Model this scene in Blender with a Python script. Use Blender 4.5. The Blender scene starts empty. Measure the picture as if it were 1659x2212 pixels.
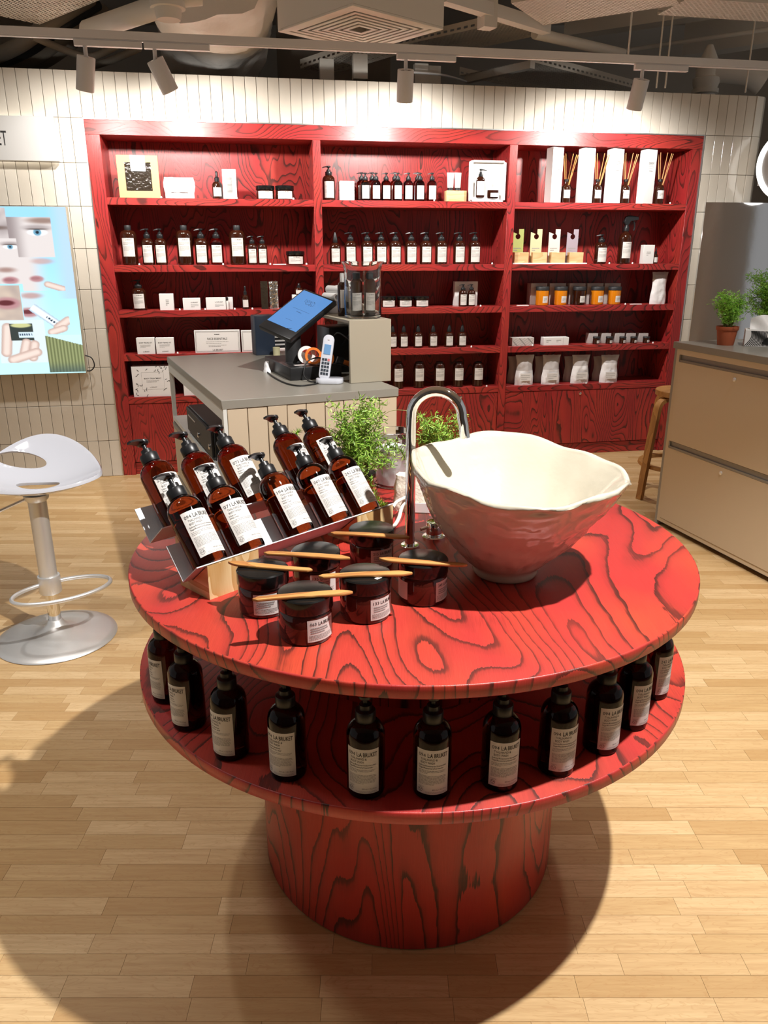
import bpy, bmesh, math, random
from mathutils import Vector, Matrix, noise
from mathutils.geometry import delaunay_2d_cdt

RND = random.Random(11)
sc = bpy.context.scene
COL = sc.collection
PI = math.pi
rad = math.radians

# ------------------------------------------------------------------ camera
F, CX, CY = 1650.0, 829.5, 1106.0          # focal length and centre in photo pixels (1659 x 2212)
PITCH, CAMH = rad(18.8), 1.555
cd = bpy.data.cameras.new('camera')
cd.sensor_fit = 'HORIZONTAL'; cd.sensor_width = 36.0
cd.lens = 36.0 * F / 1659.0
cd.clip_start = 0.05; cd.clip_end = 60
cam = bpy.data.objects.new('camera', cd); COL.objects.link(cam)
cam.location = (0, 0, CAMH); cam.rotation_euler = (PI / 2 - PITCH, 0, 0)
sc.camera = cam

# ------------------------------------------------------------------ world, lights, exposure
w = bpy.data.worlds.new('world'); sc.world = w; w.use_nodes = True
w.node_tree.nodes['Background'].inputs[0].default_value = (1.0, 0.975, 0.95, 1)
w.node_tree.nodes['Background'].inputs[1].default_value = 0.23
sc.view_settings.view_transform = 'Standard'
sc.view_settings.look = 'None'
sc.view_settings.gamma = 1.0
sc.view_settings.use_curve_mapping = False
sc.view_settings.exposure = 0.42


def spot(name, loc, aim, power, angle=60, blend=0.4, radius=0.03, col=(1, 0.97, 0.935), parent=None):
    l = bpy.data.lights.new(name, 'SPOT')
    l.energy = power; l.spot_size = rad(angle); l.spot_blend = blend
    l.shadow_soft_size = radius; l.color = col
    o = bpy.data.objects.new(name, l); COL.objects.link(o)
    o.location = loc
    o.rotation_euler = (Vector(aim) - Vector(loc)).to_track_quat('-Z', 'Y').to_euler()
    if parent: o.parent = parent
    return o


# ceiling spots of the shop that stand above and beside the photographer
spot('ceiling_spot_key_offscreen', (1.1, 1.05, 3.55), (0.25, 1.6, 0.8), 560, 84, 0.35, 0.035)
spot('ceiling_spot_stool_offscreen', (-1.55, 2.6, 3.45), (-1.5, 3.0, 0.0), 75, 80, 0.6, 0.05)
spot('ceiling_spot_left_offscreen', (-1.75, 1.45, 3.5), (-1.75, 1.40, 0.0), 95, 76, 1.0, 0.16)
spot('ceiling_spot_floor_offscreen', (2.0, 2.6, 3.45), (2.1, 3.2, 0.0), 130, 85, 0.7, 0.06)

# ------------------------------------------------------------------ pixel helpers (a pixel gives a direction; the plane gives the distance)
_c, _s = math.cos(PITCH), math.sin(PITCH)


def ray(x, y):
    a = (x - CX) / F; b = (y - CY) / F
    return Vector((a, _c - b * _s, -_s - b * _c))


def at_z(x, y, z):
    r = ray(x, y)
    return Vector((0, 0, CAMH)) + r * ((z - CAMH) / r.z)


def at_y(x, y, Y):
    r = ray(x, y)
    return Vector((0, 0, CAMH)) + r * (Y / r.y)


def depth_of(p):
    return p[1] * _c - (p[2] - CAMH) * _s


def project(p):
    d = depth_of(p)
    return CX + F * p[0] / d, CY + F * (-(p[2] - CAMH) * _c - p[1] * _s) / d


# wall and shelving share one plane: local x along it, y behind it, z up
WA = Vector((-1.9108, 5.402, 0)); WROT = rad(10.19)
WD = Vector((math.cos(WROT), math.sin(WROT), 0)); WN = Vector((-WD.y, WD.x, 0))


def wall_uz(x, y, v=0.0):
    r = ray(x, y); p0 = WA + WN * v
    t = (p0 - Vector((0, 0, CAMH))).dot(WN) / r.dot(WN)
    p = Vector((0, 0, CAMH)) + r * t
    return (p - WA).dot(WD), p.z


def wall_pt(u, v, z):
    return WA + WD * u + WN * v + Vector((0, 0, z))


# ------------------------------------------------------------------ materials
def new_mat(name):
    m = bpy.data.materials.new(name); m.use_nodes = True
    nt = m.node_tree
    return m, nt, nt.nodes['Principled BSDF']


def srgb(r, g, b):
    f = lambda c: (c / 255 / 12.92) if c / 255 <= 0.04045 else ((c / 255 + 0.055) / 1.055) ** 2.4
    return (f(r), f(g), f(b), 1)


def plain(name, col, rough=0.5, metal=0.0, spec=0.5, trans=0.0, ior=1.45, coat=0.0, emis=None, es=0.0, bump=0.0, bscale=60, alpha=1.0):
    m, nt, p = new_mat(name)
    p.inputs['Base Color'].default_value = col
    p.inputs['Roughness'].default_value = rough
    p.inputs['Metallic'].default_value = metal
    p.inputs['Specular IOR Level'].default_value = spec
    p.inputs['Transmission Weight'].default_value = trans
    p.inputs['IOR'].default_value = ior
    p.inputs['Coat Weight'].default_value = coat
    p.inputs['Alpha'].default_value = alpha
    if emis:
        p.inputs['Emission Color'].default_value = emis
        p.inputs['Emission Strength'].default_value = es
    if bump:
        t = nt.nodes.new('ShaderNodeTexCoord'); n = nt.nodes.new('ShaderNodeTexNoise')
        n.inputs['Scale'].default_value = bscale; n.inputs['Detail'].default_value = 3
        b = nt.nodes.new('ShaderNodeBump'); b.inputs['Strength'].default_value = bump; b.inputs['Distance'].default_value = 0.01
        nt.links.new(t.outputs['Object'], n.inputs['Vector']); nt.links.new(n.outputs[0], b.inputs['Height'])
        nt.links.new(b.outputs[0], p.inputs['Normal'])
    return m


class NT:
    """short-hand for wiring node trees"""
    def __init__(s, nt): s.nt = nt
    def n(s, t, **kw):
        x = s.nt.nodes.new(t)
        for k, v in kw.items(): setattr(x, k, v)
        return x
    def l(s, a, b): s.nt.links.new(a, b)
    def math(s, op, a, b=None, c=None):
        x = s.n('ShaderNodeMath', operation=op)
        for i, q in enumerate((a, b, c)):
            if q is None: continue
            if isinstance(q, (int, float)): x.inputs[i].default_value = q
            else: s.l(q, x.inputs[i])
        return x.outputs[0]
    def vmath(s, op, a, b=None):
        x = s.n('ShaderNodeVectorMath', operation=op)
        for i, q in enumerate((a, b)):
            if q is None: continue
            if isinstance(q, (tuple, list)): x.inputs[i].default_value = q
            else: s.l(q, x.inputs[i])
        return x.outputs[0]
    def noise(s, vec, scale, detail=2, rough=0.5, dist=0.0):
        x = s.n('ShaderNodeTexNoise'); x.inputs['Scale'].default_value = scale
        x.inputs['Detail'].default_value = detail; x.inputs['Roughness'].default_value = rough
        x.inputs['Distortion'].default_value = dist
        s.l(vec, x.inputs['Vector']); return x.outputs[0]
    def ramp(s, fac, stops, interp='LINEAR'):
        x = s.n('ShaderNodeValToRGB'); e = x.color_ramp.elements; x.color_ramp.interpolation = interp
        while len(e) < len(stops): e.new(0.5)
        for q, (p, c) in zip(e, stops): q.position = p; q.color = c
        s.l(fac, x.inputs[0]); return x.outputs[0]
    def mix(s, fac, a, b, blend='MIX'):
        x = s.n('ShaderNodeMix', data_type='RGBA', blend_type=blend)
        for i, q in ((0, fac), (6, a), (7, b)):
            if isinstance(q, (int, float)): x.inputs[i].default_value = q
            elif isinstance(q, tuple): x.inputs[i].default_value = q
            else: s.l(q, x.inputs[i])
        return x.outputs[2]


def stained_ply(name, su=3.1, sv=0.95, rings=9.0, lw=1.0, base=(0.50, 0.028, 0.017, 1), orange=(0.62, 0.07, 0.018, 1), dark=(0.035, 0.014, 0.010, 1)):
    """red stained plywood: contour-line figure, V of the uv map runs along the grain"""
    m, nt, p = new_mat(name); g = NT(nt)
    tc = g.n('ShaderNodeTexCoord'); oi = g.n('ShaderNodeObjectInfo')
    off = g.vmath('SCALE', (7.3, 3.1, 5.7)); off.node.inputs['Scale'].default_value = 1
    g.l(g.math('MULTIPLY', oi.outputs['Random'], 9.0), off.node.inputs['Scale'])
    uv = g.vmath('ADD', tc.outputs['UV'], off)
    # ragged edges along the fibres
    fib = g.vmath('MULTIPLY', uv, (260.0, 9.0, 1.0))
    rag = g.noise(fib, 1.0, 2, 0.6)
    wob = g.noise(g.vmath('MULTIPLY', uv, (14.0, 9.0, 1.0)), 1.0, 2, 0.5)
    low = g.vmath('MULTIPLY', uv, (su, sv, 1.0))
    n1 = g.noise(low, 1.0, 1.5, 0.42, 0.35)
    v = g.math('MULTIPLY', n1, rings)
    v = g.math('ADD', v, g.math('MULTIPLY', wob, 0.55))
    v = g.math('ADD', v, g.math('MULTIPLY', rag, 0.20))
    fr = g.math('FRACT', v)
    k = (0, 0, 0, 1)
    wt = (1, 1, 1, 1)
    line = g.ramp(fr, [(0.0, wt), (0.06 * lw, (0.85,) * 3 + (1,)), (0.12 * lw, (0.25,) * 3 + (1,)), (0.34 * lw, k), (0.975, k), (1.0, wt)])
    # figure strength varies: bold patches, faint patches
    pat = g.noise(g.vmath('MULTIPLY', uv, (3.0, 1.6, 1.0)), 1.0, 2, 0.5)
    smear = g.ramp(pat, [(0.30, (0.70,) * 3 + (1,)), (0.55, wt)])
    fine = g.ramp(g.noise(g.vmath('MULTIPLY', uv, (420.0, 14.0, 1.0)), 1.0, 3, 0.7), [(0.35, k), (0.75, wt)])
    blot = g.ramp(g.noise(g.vmath('MULTIPLY', uv, (9.0, 4.0, 1.0)), 1.0, 3, 0.6), [(0.60, k), (0.78, (0.55,) * 3 + (1,))])
    blot = g.math('MULTIPLY', blot, g.ramp(rag, [(0.40, k), (0.6, wt)]))
    mask = g.math('MULTIPLY', line, smear)
    mask = g.math('MAXIMUM', mask, blot)
    body = g.mix(g.ramp(g.noise(g.vmath('MULTIPLY', uv, (5.0, 2.2, 1.0)), 1.0, 2), [(0.4, k), (0.7, wt)]), base, orange)
    body = g.mix(g.math('MULTIPLY', fine, 0.22), body, (0.22, 0.012, 0.010, 1))
    colr = g.mix(g.math('MULTIPLY', mask, 0.93), body, dark)
    g.l(colr, p.inputs['Base Color'])
    p.inputs['Roughness'].default_value = 0.36
    p.inputs['Specular IOR Level'].default_value = 0.45
    b = g.n('ShaderNodeBump'); b.inputs['Strength'].default_value = 0.12; b.inputs['Distance'].default_value = 0.002
    g.l(g.math('SUBTRACT', fine, g.math('MULTIPLY', mask, 1.0)), b.inputs['Height']); g.l(b.outputs[0], p.inputs['Normal'])
    return m


def oak_floor():
    m, nt, p = new_mat('oak_parquet'); g = NT(nt)
    tc = g.n('ShaderNodeTexCoord'); oi = g.n('ShaderNodeObjectInfo'); ge = g.n('ShaderNodeNewGeometry')
    rnd = g.math('FRACT', g.math('ADD', oi.outputs['Random'], ge.outputs['Random Per Island']))
    off = g.vmath('SCALE', (17.3, 31.1, 0)); g.l(rnd, off.node.inputs['Scale'])
    uv = g.vmath('ADD', tc.outputs['UV'], off)
    grain = g.noise(g.vmath('MULTIPLY', uv, (5.0, 95.0, 1)), 1.0, 4, 0.65, 0.4)
    fig = g.noise(g.vmath('MULTIPLY', uv, (7.0, 30.0, 1)), 1.0, 2, 0.5, 1.2)
    bands = g.math('FRACT', g.math('MULTIPLY', fig, 7.0))
    base = g.ramp(rnd, [(0.0, srgb(184, 149, 101)), (0.35, srgb(196, 164, 116)), (0.7, srgb(206, 175, 129)), (1.0, srgb(215, 186, 141))])
    colr = g.mix(g.ramp(grain, [(0.35, (0, 0, 0, 1)), (0.75, (0.5,) * 3 + (1,))]), base, srgb(160, 118, 70))
    colr = g.mix(g.ramp(bands, [(0.0, (0.30,) * 3 + (1,)), (0.25, (0, 0, 0, 1))]), colr, srgb(165, 120, 72))
    g.l(colr, p.inputs['Base Color'])
    g.l(g.ramp(grain, [(0.3, (0.34,) * 3 + (1,)), (0.8, (0.48,) * 3 + (1,))]), p.inputs['Roughness'])
    p.inputs['Specular IOR Level'].default_value = 0.4
    b = g.n('ShaderNodeBump'); b.inputs['Strength'].default_value = 0.06; b.inputs['Distance'].default_value = 0.002
    g.l(grain, b.inputs['Height']); g.l(b.outputs[0], p.inputs['Normal'])
    return m


def wood(name, c1, c2, ring=26.0, stretch=(1.0, 0.12), rough=0.5):
    m, nt, p = new_mat(name); g = NT(nt)
    tc = g.n('ShaderNodeTexCoord'); oi = g.n('ShaderNodeObjectInfo')
    off = g.vmath('SCALE', (3.3, 5.1, 0)); g.l(oi.outputs['Random'], off.node.inputs['Scale'])
    uv = g.vmath('ADD', tc.outputs['UV'], off)
    n1 = g.noise(g.vmath('MULTIPLY', uv, (22 * stretch[0], 22 * stretch[1] * 2, 1)), 1.0, 1.5, 0.5, 0.3)
    fr = g.math('FRACT', g.math('MULTIPLY', n1, ring * 0.35))
    fine = g.noise(g.vmath('MULTIPLY', uv, (500, 20, 1)), 1.0, 2, 0.6)
    t = g.math('ADD', g.math('MULTIPLY', fr, 0.75), g.math('MULTIPLY', fine, 0.25))
    g.l(g.ramp(t, [(0.15, c1), (0.9, c2)]), p.inputs['Base Color'])
    p.inputs['Roughness'].default_value = rough
    return m


def glazed_tile(name, c1, c2, rough=0.12, bump=0.35):
    m, nt, p = new_mat(name); g = NT(nt)
    tc = g.n('ShaderNodeTexCoord'); oi = g.n('ShaderNodeObjectInfo')
    off = g.vmath('SCALE', (9.0, 7.0, 3.0)); g.l(oi.outputs['Random'], off.node.inputs['Scale'])
    vec = g.vmath('ADD', tc.outputs['Object'], off)
    g.l(g.ramp(oi.outputs['Random'], [(0.0, c1), (1.0, c2)]), p.inputs['Base Color'])
    p.inputs['Roughness'].default_value = rough
    h = g.math('ADD', g.noise(vec, 14.0, 2), g.math('MULTIPLY', g.noise(vec, 90.0, 2), 0.12))
    b = g.n('ShaderNodeBump'); b.inputs['Strength'].default_value = bump; b.inputs['Distance'].default_value = 0.012
    g.l(h, b.inputs['Height']); g.l(b.outputs[0], p.inputs['Normal'])
    return m


def perforated(name, col, sx, sy, fx, fy, rough=0.55):
    """punched sheet: slots cut through the sheet (uv in metres)"""
    m, nt, p = new_mat(name); g = NT(nt)
    tc = g.n('ShaderNodeTexCoord'); sp = g.n('ShaderNodeSeparateXYZ'); g.l(tc.outputs['UV'], sp.inputs[0])
    ry = g.math('FLOOR', g.math('DIVIDE', sp.outputs[1], sy))
    ux = g.math('ADD', g.math('DIVIDE', sp.outputs[0], sx), g.math('MULTIPLY', g.math('MODULO', ry, 2.0), 0.5))
    a = g.math('LESS_THAN', g.math('ABSOLUTE', g.math('SUBTRACT', g.math('FRACT', ux), 0.5)), fx / 2)
    b = g.math('LESS_THAN', g.math('ABSOLUTE', g.math('SUBTRACT', g.math('FRACT', g.math('DIVIDE', sp.outputs[1], sy)), 0.5)), fy / 2)
    hole = g.math('MULTIPLY', a, b)
    p.inputs['Base Color'].default_value = col; p.inputs['Roughness'].default_value = rough
    g.l(g.math('SUBTRACT', 1.0, hole), p.inputs['Alpha'])
    return m


def foliage(name, c1, c2):
    m, nt, p = new_mat(name); g = NT(nt)
    ge = g.n('ShaderNodeNewGeometry')
    g.l(g.ramp(ge.outputs['Random Per Island'], [(0.0, c1), (1.0, c2)]), p.inputs['Base Color'])
    p.inputs['Roughness'].default_value = 0.5
    p.inputs['Subsurface Weight'].default_value = 0.0
    return m


def vcol_emit(name, strength):
    m, nt, p = new_mat(name); g = NT(nt)
    a = g.n('ShaderNodeVertexColor'); a.layer_name = 'Col'
    p.inputs['Base Color'].default_value = (0.01, 0.01, 0.01, 1); p.inputs['Roughness'].default_value = 0.25
    g.l(a.outputs[0], p.inputs['Emission Color']); p.inputs['Emission Strength'].default_value = strength
    return m


M = {}
M['ply_top'] = stained_ply('red_ply_table', 2.5, 1.2, 31, 1.4, base=(0.44, 0.034, 0.030, 1), orange=(0.54, 0.064, 0.030, 1))
M['ply_drum'] = stained_ply('red_ply_drum', 3.4, 0.62, 32.0, 1.4, base=(0.40, 0.030, 0.022, 1), orange=(0.50, 0.05, 0.020, 1))
M['ply_case'] = stained_ply('red_ply_case', 4.0, 0.95, 36.0, 2.1, base=(0.36, 0.026, 0.027, 1), orange=(0.44, 0.042, 0.030, 1))
M['oak'] = oak_floor()
M['oak_gap'] = plain('floor_joint', srgb(120, 88, 54), 0.7)
M['tile'] = glazed_tile('cream_glazed_tile', srgb(204, 196, 182), srgb(216, 209, 196), 0.12, 0.16)
M['tile_c'] = glazed_tile('beige_matt_tile', srgb(190, 172, 146), srgb(198, 181, 156), 0.45, 0.05)
M['grout'] = plain('grout', srgb(112, 102, 90), 0.9)
M['alu'] = plain('brushed_aluminium', (0.72, 0.72, 0.72, 1), 0.35, 1.0)
M['steel'] = plain('satin_steel', (0.78, 0.78, 0.77, 1), 0.42, 0.75)
M['chrome'] = plain('chrome', (0.86, 0.87, 0.88, 1), 0.04, 1.0)
M['white_metal'] = plain('white_lacquer', srgb(225, 223, 222), 0.4)
M['sign_white'] = plain('sign_acrylic', srgb(196, 195, 192), 0.4)
M['white_gloss'] = plain('white_gloss_plastic', srgb(198, 200, 208), 0.08, coat=0.5)
M['grey_top'] = plain('grey_laminate', srgb(138, 134, 124), 0.32)
M['greige'] = plain('greige_laminate', srgb(160, 151, 133), 0.45)
M['beige_lam'] = plain('beige_laminate', srgb(204, 187, 160), 0.5)
M['grey_frame'] = plain('grey_frame', srgb(150, 146, 138), 0.4)
M['handle_grey'] = plain('handle_channel', srgb(140, 136, 128), 0.4, 0.2)
M['lam_white'] = plain('white_laminate', srgb(214, 214, 208), 0.4)
M['black'] = plain('black_plastic', (0.012, 0.012, 0.013, 1), 0.35)
M['black_soft'] = plain('black_matt_plastic', (0.02, 0.02, 0.021, 1), 0.5)
M['lid'] = plain('black_gloss_lid', (0.008, 0.008, 0.008, 1), 0.15)
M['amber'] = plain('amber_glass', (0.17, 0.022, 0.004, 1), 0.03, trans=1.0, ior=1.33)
M['amber_shaded'] = plain('shaded_amber_glass', (0.045, 0.008, 0.003, 1), 0.03, trans=1.0, ior=1.33)  # same amber glass, darkened to paint in the shade under the table top
M['amber_dark'] = plain('dark_amber_glass', (0.028, 0.007, 0.003, 1), 0.06, coat=0.3)
M['amber_jar'] = plain('amber_jar_glass', (0.065, 0.010, 0.006, 1), 0.05, coat=0.4)
M['label'] = plain('label_paper', srgb(214, 210, 205), 0.55)
M['ink'] = plain('ink', (0.02, 0.02, 0.02, 1), 0.6)
M['ink_grey'] = plain('ink_grey', (0.30, 0.29, 0.28, 1), 0.6)
M['card'] = plain('white_card', srgb(230, 228, 226), 0.5)
M['card_grey'] = plain('pale_grey_card', srgb(196, 188, 184), 0.6)
M['kraft'] = plain('kraft_card', srgb(190, 158, 110), 0.7)
M['foil'] = plain('crinkled_foil', (0.75, 0.74, 0.72, 1), 0.18, 1.0, bump=1.0, bscale=45)
M['film'] = plain('dark_film', (0.03, 0.022, 0.015, 1), 0.1, coat=1.0, bump=0.8, bscale=40)
M['pouch'] = plain('white_pouch', srgb(232, 230, 230), 0.35, bump=0.4, bscale=30)
M['pouch_clear'] = plain('clear_pouch', srgb(190, 184, 182), 0.15, bump=0.4, bscale=30)
M['glass'] = plain('clear_glass', (0.96, 0.98, 0.97, 1), 0.0, trans=1.0, ior=1.45)
M['ceramic'] = plain('cream_glaze', srgb(200, 193, 175), 0.10, coat=0.3, bump=0.12, bscale=28)
M['pine'] = wood('pine_block', srgb(228, 200, 150), srgb(196, 152, 92), 16)
M['spatula'] = wood('spatula_wood', srgb(200, 146, 82), srgb(164, 106, 52), 10, rough=0.55)
M['birch'] = wood('stool_wood', srgb(178, 128, 66), srgb(150, 102, 48), 10)
M['blockwood'] = wood('soap_wood', srgb(222, 188, 140), srgb(204, 164, 112), 10)
M['terracotta'] = plain('terracotta', srgb(176, 92, 58), 0.7)
M['pot_brown'] = plain('brown_pot', srgb(140, 66, 28), 0.35)
M['soil'] = plain('soil', (0.02, 0.013, 0.009, 1), 0.95)
M['leaf'] = foliage('fern_needles', srgb(92, 142, 36), srgb(170, 202, 86))
M['leaf2'] = foliage('bright_needles', srgb(96, 160, 40), srgb(160, 214, 80))
M['stem'] = plain('fern_stem', srgb(120, 128, 66), 0.6)
M['cloth'] = plain('cotton_cloth', srgb(226, 216, 200), 0.9, bump=0.3, bscale=120)
M['ceil'] = plain('ceiling_paint', srgb(196, 190, 180), 0.8)
M['wall_dark'] = plain('far_shop_wall', srgb(134, 136, 140), 0.8)
M['ceil2'] = plain('service_paint', srgb(224, 219, 208), 0.6)
M['duct'] = plain('duct_wrap', srgb(232, 228, 220), 0.6, bump=0.8, bscale=9)
M['duct_grey'] = plain('duct_grey', srgb(120, 112, 102), 0.6)
M['toe_kick'] = plain('toe_kick', srgb(92, 88, 82), 0.6)
M['dark'] = plain('dark_void', (0.02, 0.018, 0.016, 1), 0.9)
M['hose'] = plain('grey_hose', srgb(120, 112, 100), 0.6)
M['tray'] = perforated('punched_tray', srgb(226, 218, 206), 0.036, 0.018, 0.62, 0.42)
M['tray_dot'] = perforated('punched_tray_dots', srgb(228, 220, 206), 0.026, 0.026, 0.5, 0.5)
M['tray_side'] = perforated('slotted_tray_side', srgb(216, 208, 194), 0.06, 0.045, 0.55, 0.3)
M['mirror'] = plain('polished_steel', (0.74, 0.75, 0.77, 1), 0.09, 1.0, bump=0.05, bscale=6)
M['led'] = plain('led_strip', (1, 1, 1, 1), 0.5, emis=(1.0, 0.93, 0.82, 1), es=3.2)
M['ringlight'] = plain('ring_light', (1, 1, 1, 1), 0.5, emis=(1.0, 0.97, 0.92, 1), es=2.2)
M['lens'] = plain('spot_lens', (1, 1, 1, 1), 0.4, emis=(1.0, 0.93, 0.84, 1), es=6)
M['screen'] = vcol_emit('advert_screen', 1.0)
M['posblue'] = plain('till_screen', (0.01, 0.01, 0.01, 1), 0.2, emis=srgb(96, 150, 214), es=0.75)
M['orange'] = plain('orange_plastic', srgb(226, 120, 44), 0.4)
M['navy'] = plain('navy_plastic', srgb(44, 56, 74), 0.4)
M['cable'] = plain('black_cable', (0.012, 0.012, 0.012, 1), 0.5)
M['pcap'] = plain('paper_cap', srgb(206, 200, 160), 0.6)
M['lcd'] = plain('phone_display', srgb(96, 132, 168), 0.2, emis=srgb(90, 130, 170), es=0.25)
M['speckle'] = plain('powder_coat', srgb(212, 214, 218), 0.5, 0.25, bump=0.25, bscale=900)
M['white_key'] = plain('dark_key', srgb(50, 56, 64), 0.4)
M['red_key'] = plain('red_key', srgb(200, 110, 110), 0.4)
for nm, c in dict(green=(182, 190, 112), sand=(200, 192, 152), pinkish=(214, 204, 194), lilac=(160, 148, 158)).items():
    M['card_' + nm] = plain('hang_card_' + nm, srgb(*c), 0.6)
M['candle_amber'] = plain('amber_candle_glass', srgb(214, 128, 20), 0.08, coat=0.4)


# ------------------------------------------------------------------ mesh helpers
class MB:
    def __init__(s):
        s.v = []; s.f = []; s.uv = []; s.m = []

    def add(s, verts, faces, uvs=None, mat=0):
        b = len(s.v); s.v += [tuple(q) for q in verts]
        for i, f in enumerate(faces):
            s.f.append([b + k for k in f]); s.uv.append(uvs[i] if uvs else None); s.m.append(mat)
        return s

    def box(s, x0, x1, y0, y1, z0, z1, mat=0):
        v = [(x, y, z) for z in (z0, z1) for y in (y0, y1) for x in (x0, x1)]
        return s.add(v, [(0, 2, 3, 1), (4, 5, 7, 6), (0, 1, 5, 4), (2, 6, 7, 3), (0, 4, 6, 2), (1, 3, 7, 5)], mat=mat)

    def obox(s, mtx, hx, hy, hz, mat=0):
        v = [mtx @ Vector((x, y, z)) for z in (-hz, hz) for y in (-hy, hy) for x in (-hx, hx)]
        return s.add(v, [(0, 2, 3, 1), (4, 5, 7, 6), (0, 1, 5, 4), (2, 6, 7, 3), (0, 4, 6, 2), (1, 3, 7, 5)], mat=mat)

    def lathe(s, prof, seg=32, c=(0, 0, 0), mat=0, sx=1.0, sy=1.0, cap=True, a0=0.0):
        vs = []; fs = []; us = []
        acc = [0.0]
        for i in range(1, len(prof)):
            acc.append(acc[-1] + math.hypot(prof[i][0] - prof[i - 1][0], prof[i][1] - prof[i - 1][1]))
        for r, z in prof:
            for k in range(seg):
                t = a0 + 2 * PI * k / seg
                vs.append((c[0] + sx * r * math.cos(t), c[1] + sy * r * math.sin(t), c[2] + z))
        R0 = max(p[0] for p in prof)
        for i in range(len(prof) - 1):
            for k in range(seg):
                k2 = (k + 1) % seg
                fs.append((i * seg + k, i * seg + k2, (i + 1) * seg + k2, (i + 1) * seg + k))
                ua, ub = 2 * PI * R0 * k / seg, 2 * PI * R0 * (k + 1) / seg
                us.append([(ua, acc[i]), (ub, acc[i]), (ub, acc[i + 1]), (ua, acc[i + 1])])
        if cap:
            n = len(prof)
            if prof[0][0] > 1e-6:
                fs.append(tuple(range(seg - 1, -1, -1))); us.append([(vs[k][0], vs[k][1]) for k in range(seg - 1, -1, -1)])
            if prof[-1][0] > 1e-6:
                o = (n - 1) * seg
                fs.append(tuple(o + k for k in range(seg))); us.append([(vs[o + k][0], vs[o + k][1]) for k in range(seg)])
        return s.add(vs, fs, us, mat)

    def tube(s, pts, r, seg=10, mat=0, caps=True, closed=False):
        pts = [Vector(p) for p in pts]; n = len(pts)
        rr = r if isinstance(r, (list, tuple)) else [r] * n
        vs = []; up = None
        for i, p in enumerate(pts):
            if closed: t = pts[(i + 1) % n] - pts[i - 1]
            else: t = pts[min(i + 1, n - 1)] - pts[max(i - 1, 0)]
            t.normalize()
            if up is None:
                up = Vector((0, 0, 1)) if abs(t.z) < 0.9 else Vector((1, 0, 0))
            side = t.cross(up); side.normalize(); up = side.cross(t); up.normalize()
            for k in range(seg):
                a = 2 * PI * k / seg
                vs.append(p + (side * math.cos(a) + up * math.sin(a)) * rr[i])
        fs = []
        for i in range(n if closed else n - 1):
            j = (i + 1) % n
            for k in range(seg):
                k2 = (k + 1) % seg
                fs.append((i * seg + k, i * seg + k2, j * seg + k2, j * seg + k))
        if caps and not closed:
            fs.append(tuple(range(seg - 1, -1, -1))); fs.append(tuple((n - 1) * seg + k for k in range(seg)))
        return s.add(vs, fs, mat=mat)

    def prism(s, poly, z0, z1, mat=0, mtx=None):
        n = len(poly)
        v = [Vector((x, y, z0)) for x, y in poly] + [Vector((x, y, z1)) for x, y in poly]
        if mtx: v = [mtx @ q for q in v]
        f = [tuple(range(n - 1, -1, -1)), tuple(range(n, 2 * n))] + [(i, (i + 1) % n, n + (i + 1) % n, n + i) for i in range(n)]
        return s.add(v, f, mat=mat)

    def xf(s, m):
        s.v = [tuple(m @ Vector(q)) for q in s.v]; return s

    def mesh(s, name, mats, grain='z', bevel=0.0, smooth=40, bseg=2):
        me = bpy.data.meshes.new(name)
        me.from_pydata(s.v, [], s.f); me.validate(clean_customdata=False)
        ml = mats if isinstance(mats, (list, tuple)) else [mats]
        for q in ml: me.materials.append(M[q] if isinstance(q, str) else q)
        if any(s.m):
            for p, k in zip(me.polygons, s.m): p.material_index = k
        if bevel:
            bm = bmesh.new(); bm.from_mesh(me)
            bm.normal_update()
            ed = [e for e in bm.edges if len(e.link_faces) == 2 and e.calc_face_angle(0) > 0.5]
            bmesh.ops.bevel(bm, geom=ed, offset=bevel, segments=bseg, affect='EDGES', profile=0.5)
            bm.to_mesh(me); bm.free()
        uvl = me.uv_layers.new(name='UVMap').data
        gi = 'xyz'.index(grain)
        explicit = (not bevel) and len(me.polygons) == len(s.uv)
        for i, p in enumerate(me.polygons):
            if explicit and s.uv[i]:
                for li, q in zip(p.loop_indices, s.uv[i]): uvl[li].uv = q
                continue
            n = p.normal; k = max(range(3), key=lambda a: abs(n[a]))
            if k == gi: ua, va = [a for a in range(3) if a != k]
            else:
                va = gi; ua = [a for a in range(3) if a != k and a != gi][0]
            for li, vi in zip(p.loop_indices, p.vertices):
                co = me.vertices[vi].co; uvl[li].uv = (co[ua], co[va])
        if smooth:
            me.polygons.foreach_set('use_smooth', [True] * len(me.polygons))
            me.set_sharp_from_angle(angle=rad(smooth))
        me.update()
        return me

    def build(s, name, mats, parent=None, loc=None, rot=None, **kw):
        o = bpy.data.objects.new(name, s.mesh(name, mats, **kw)); COL.objects.link(o)
        if parent: o.parent = parent
        if loc is not None: o.location = loc
        if rot is not None: o.rotation_euler = rot
        return o


def obj(name, me, parent=None, loc=None, rot=None, scale=None):
    o = bpy.data.objects.new(name, me); COL.objects.link(o)
    if parent: o.parent = parent
    if loc is not None: o.location = loc
    if rot is not None: o.rotation_euler = rot
    if scale is not None: o.scale = scale
    return o


def tag(o, label=None, cat=None, group=None, kind=None):
    if label: o['label'] = label
    if cat: o['category'] = cat
    if group: o['group'] = group
    if kind: o['kind'] = kind
    return o


def thing(name, label, cat, loc=(0, 0, 0), rotz=0.0, group=None, kind=None):
    o = bpy.data.objects.new(name, None); COL.objects.link(o)
    o.empty_display_size = 0.05
    o.location = loc; o.rotation_euler = (0, 0, rotz)
    return tag(o, label, cat, group, kind)


def copy_tree(o, parent=None):
    c = o.copy(); COL.objects.link(c); c.parent = parent
    for ch in list(o.children): copy_tree(ch, c)
    return c


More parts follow.
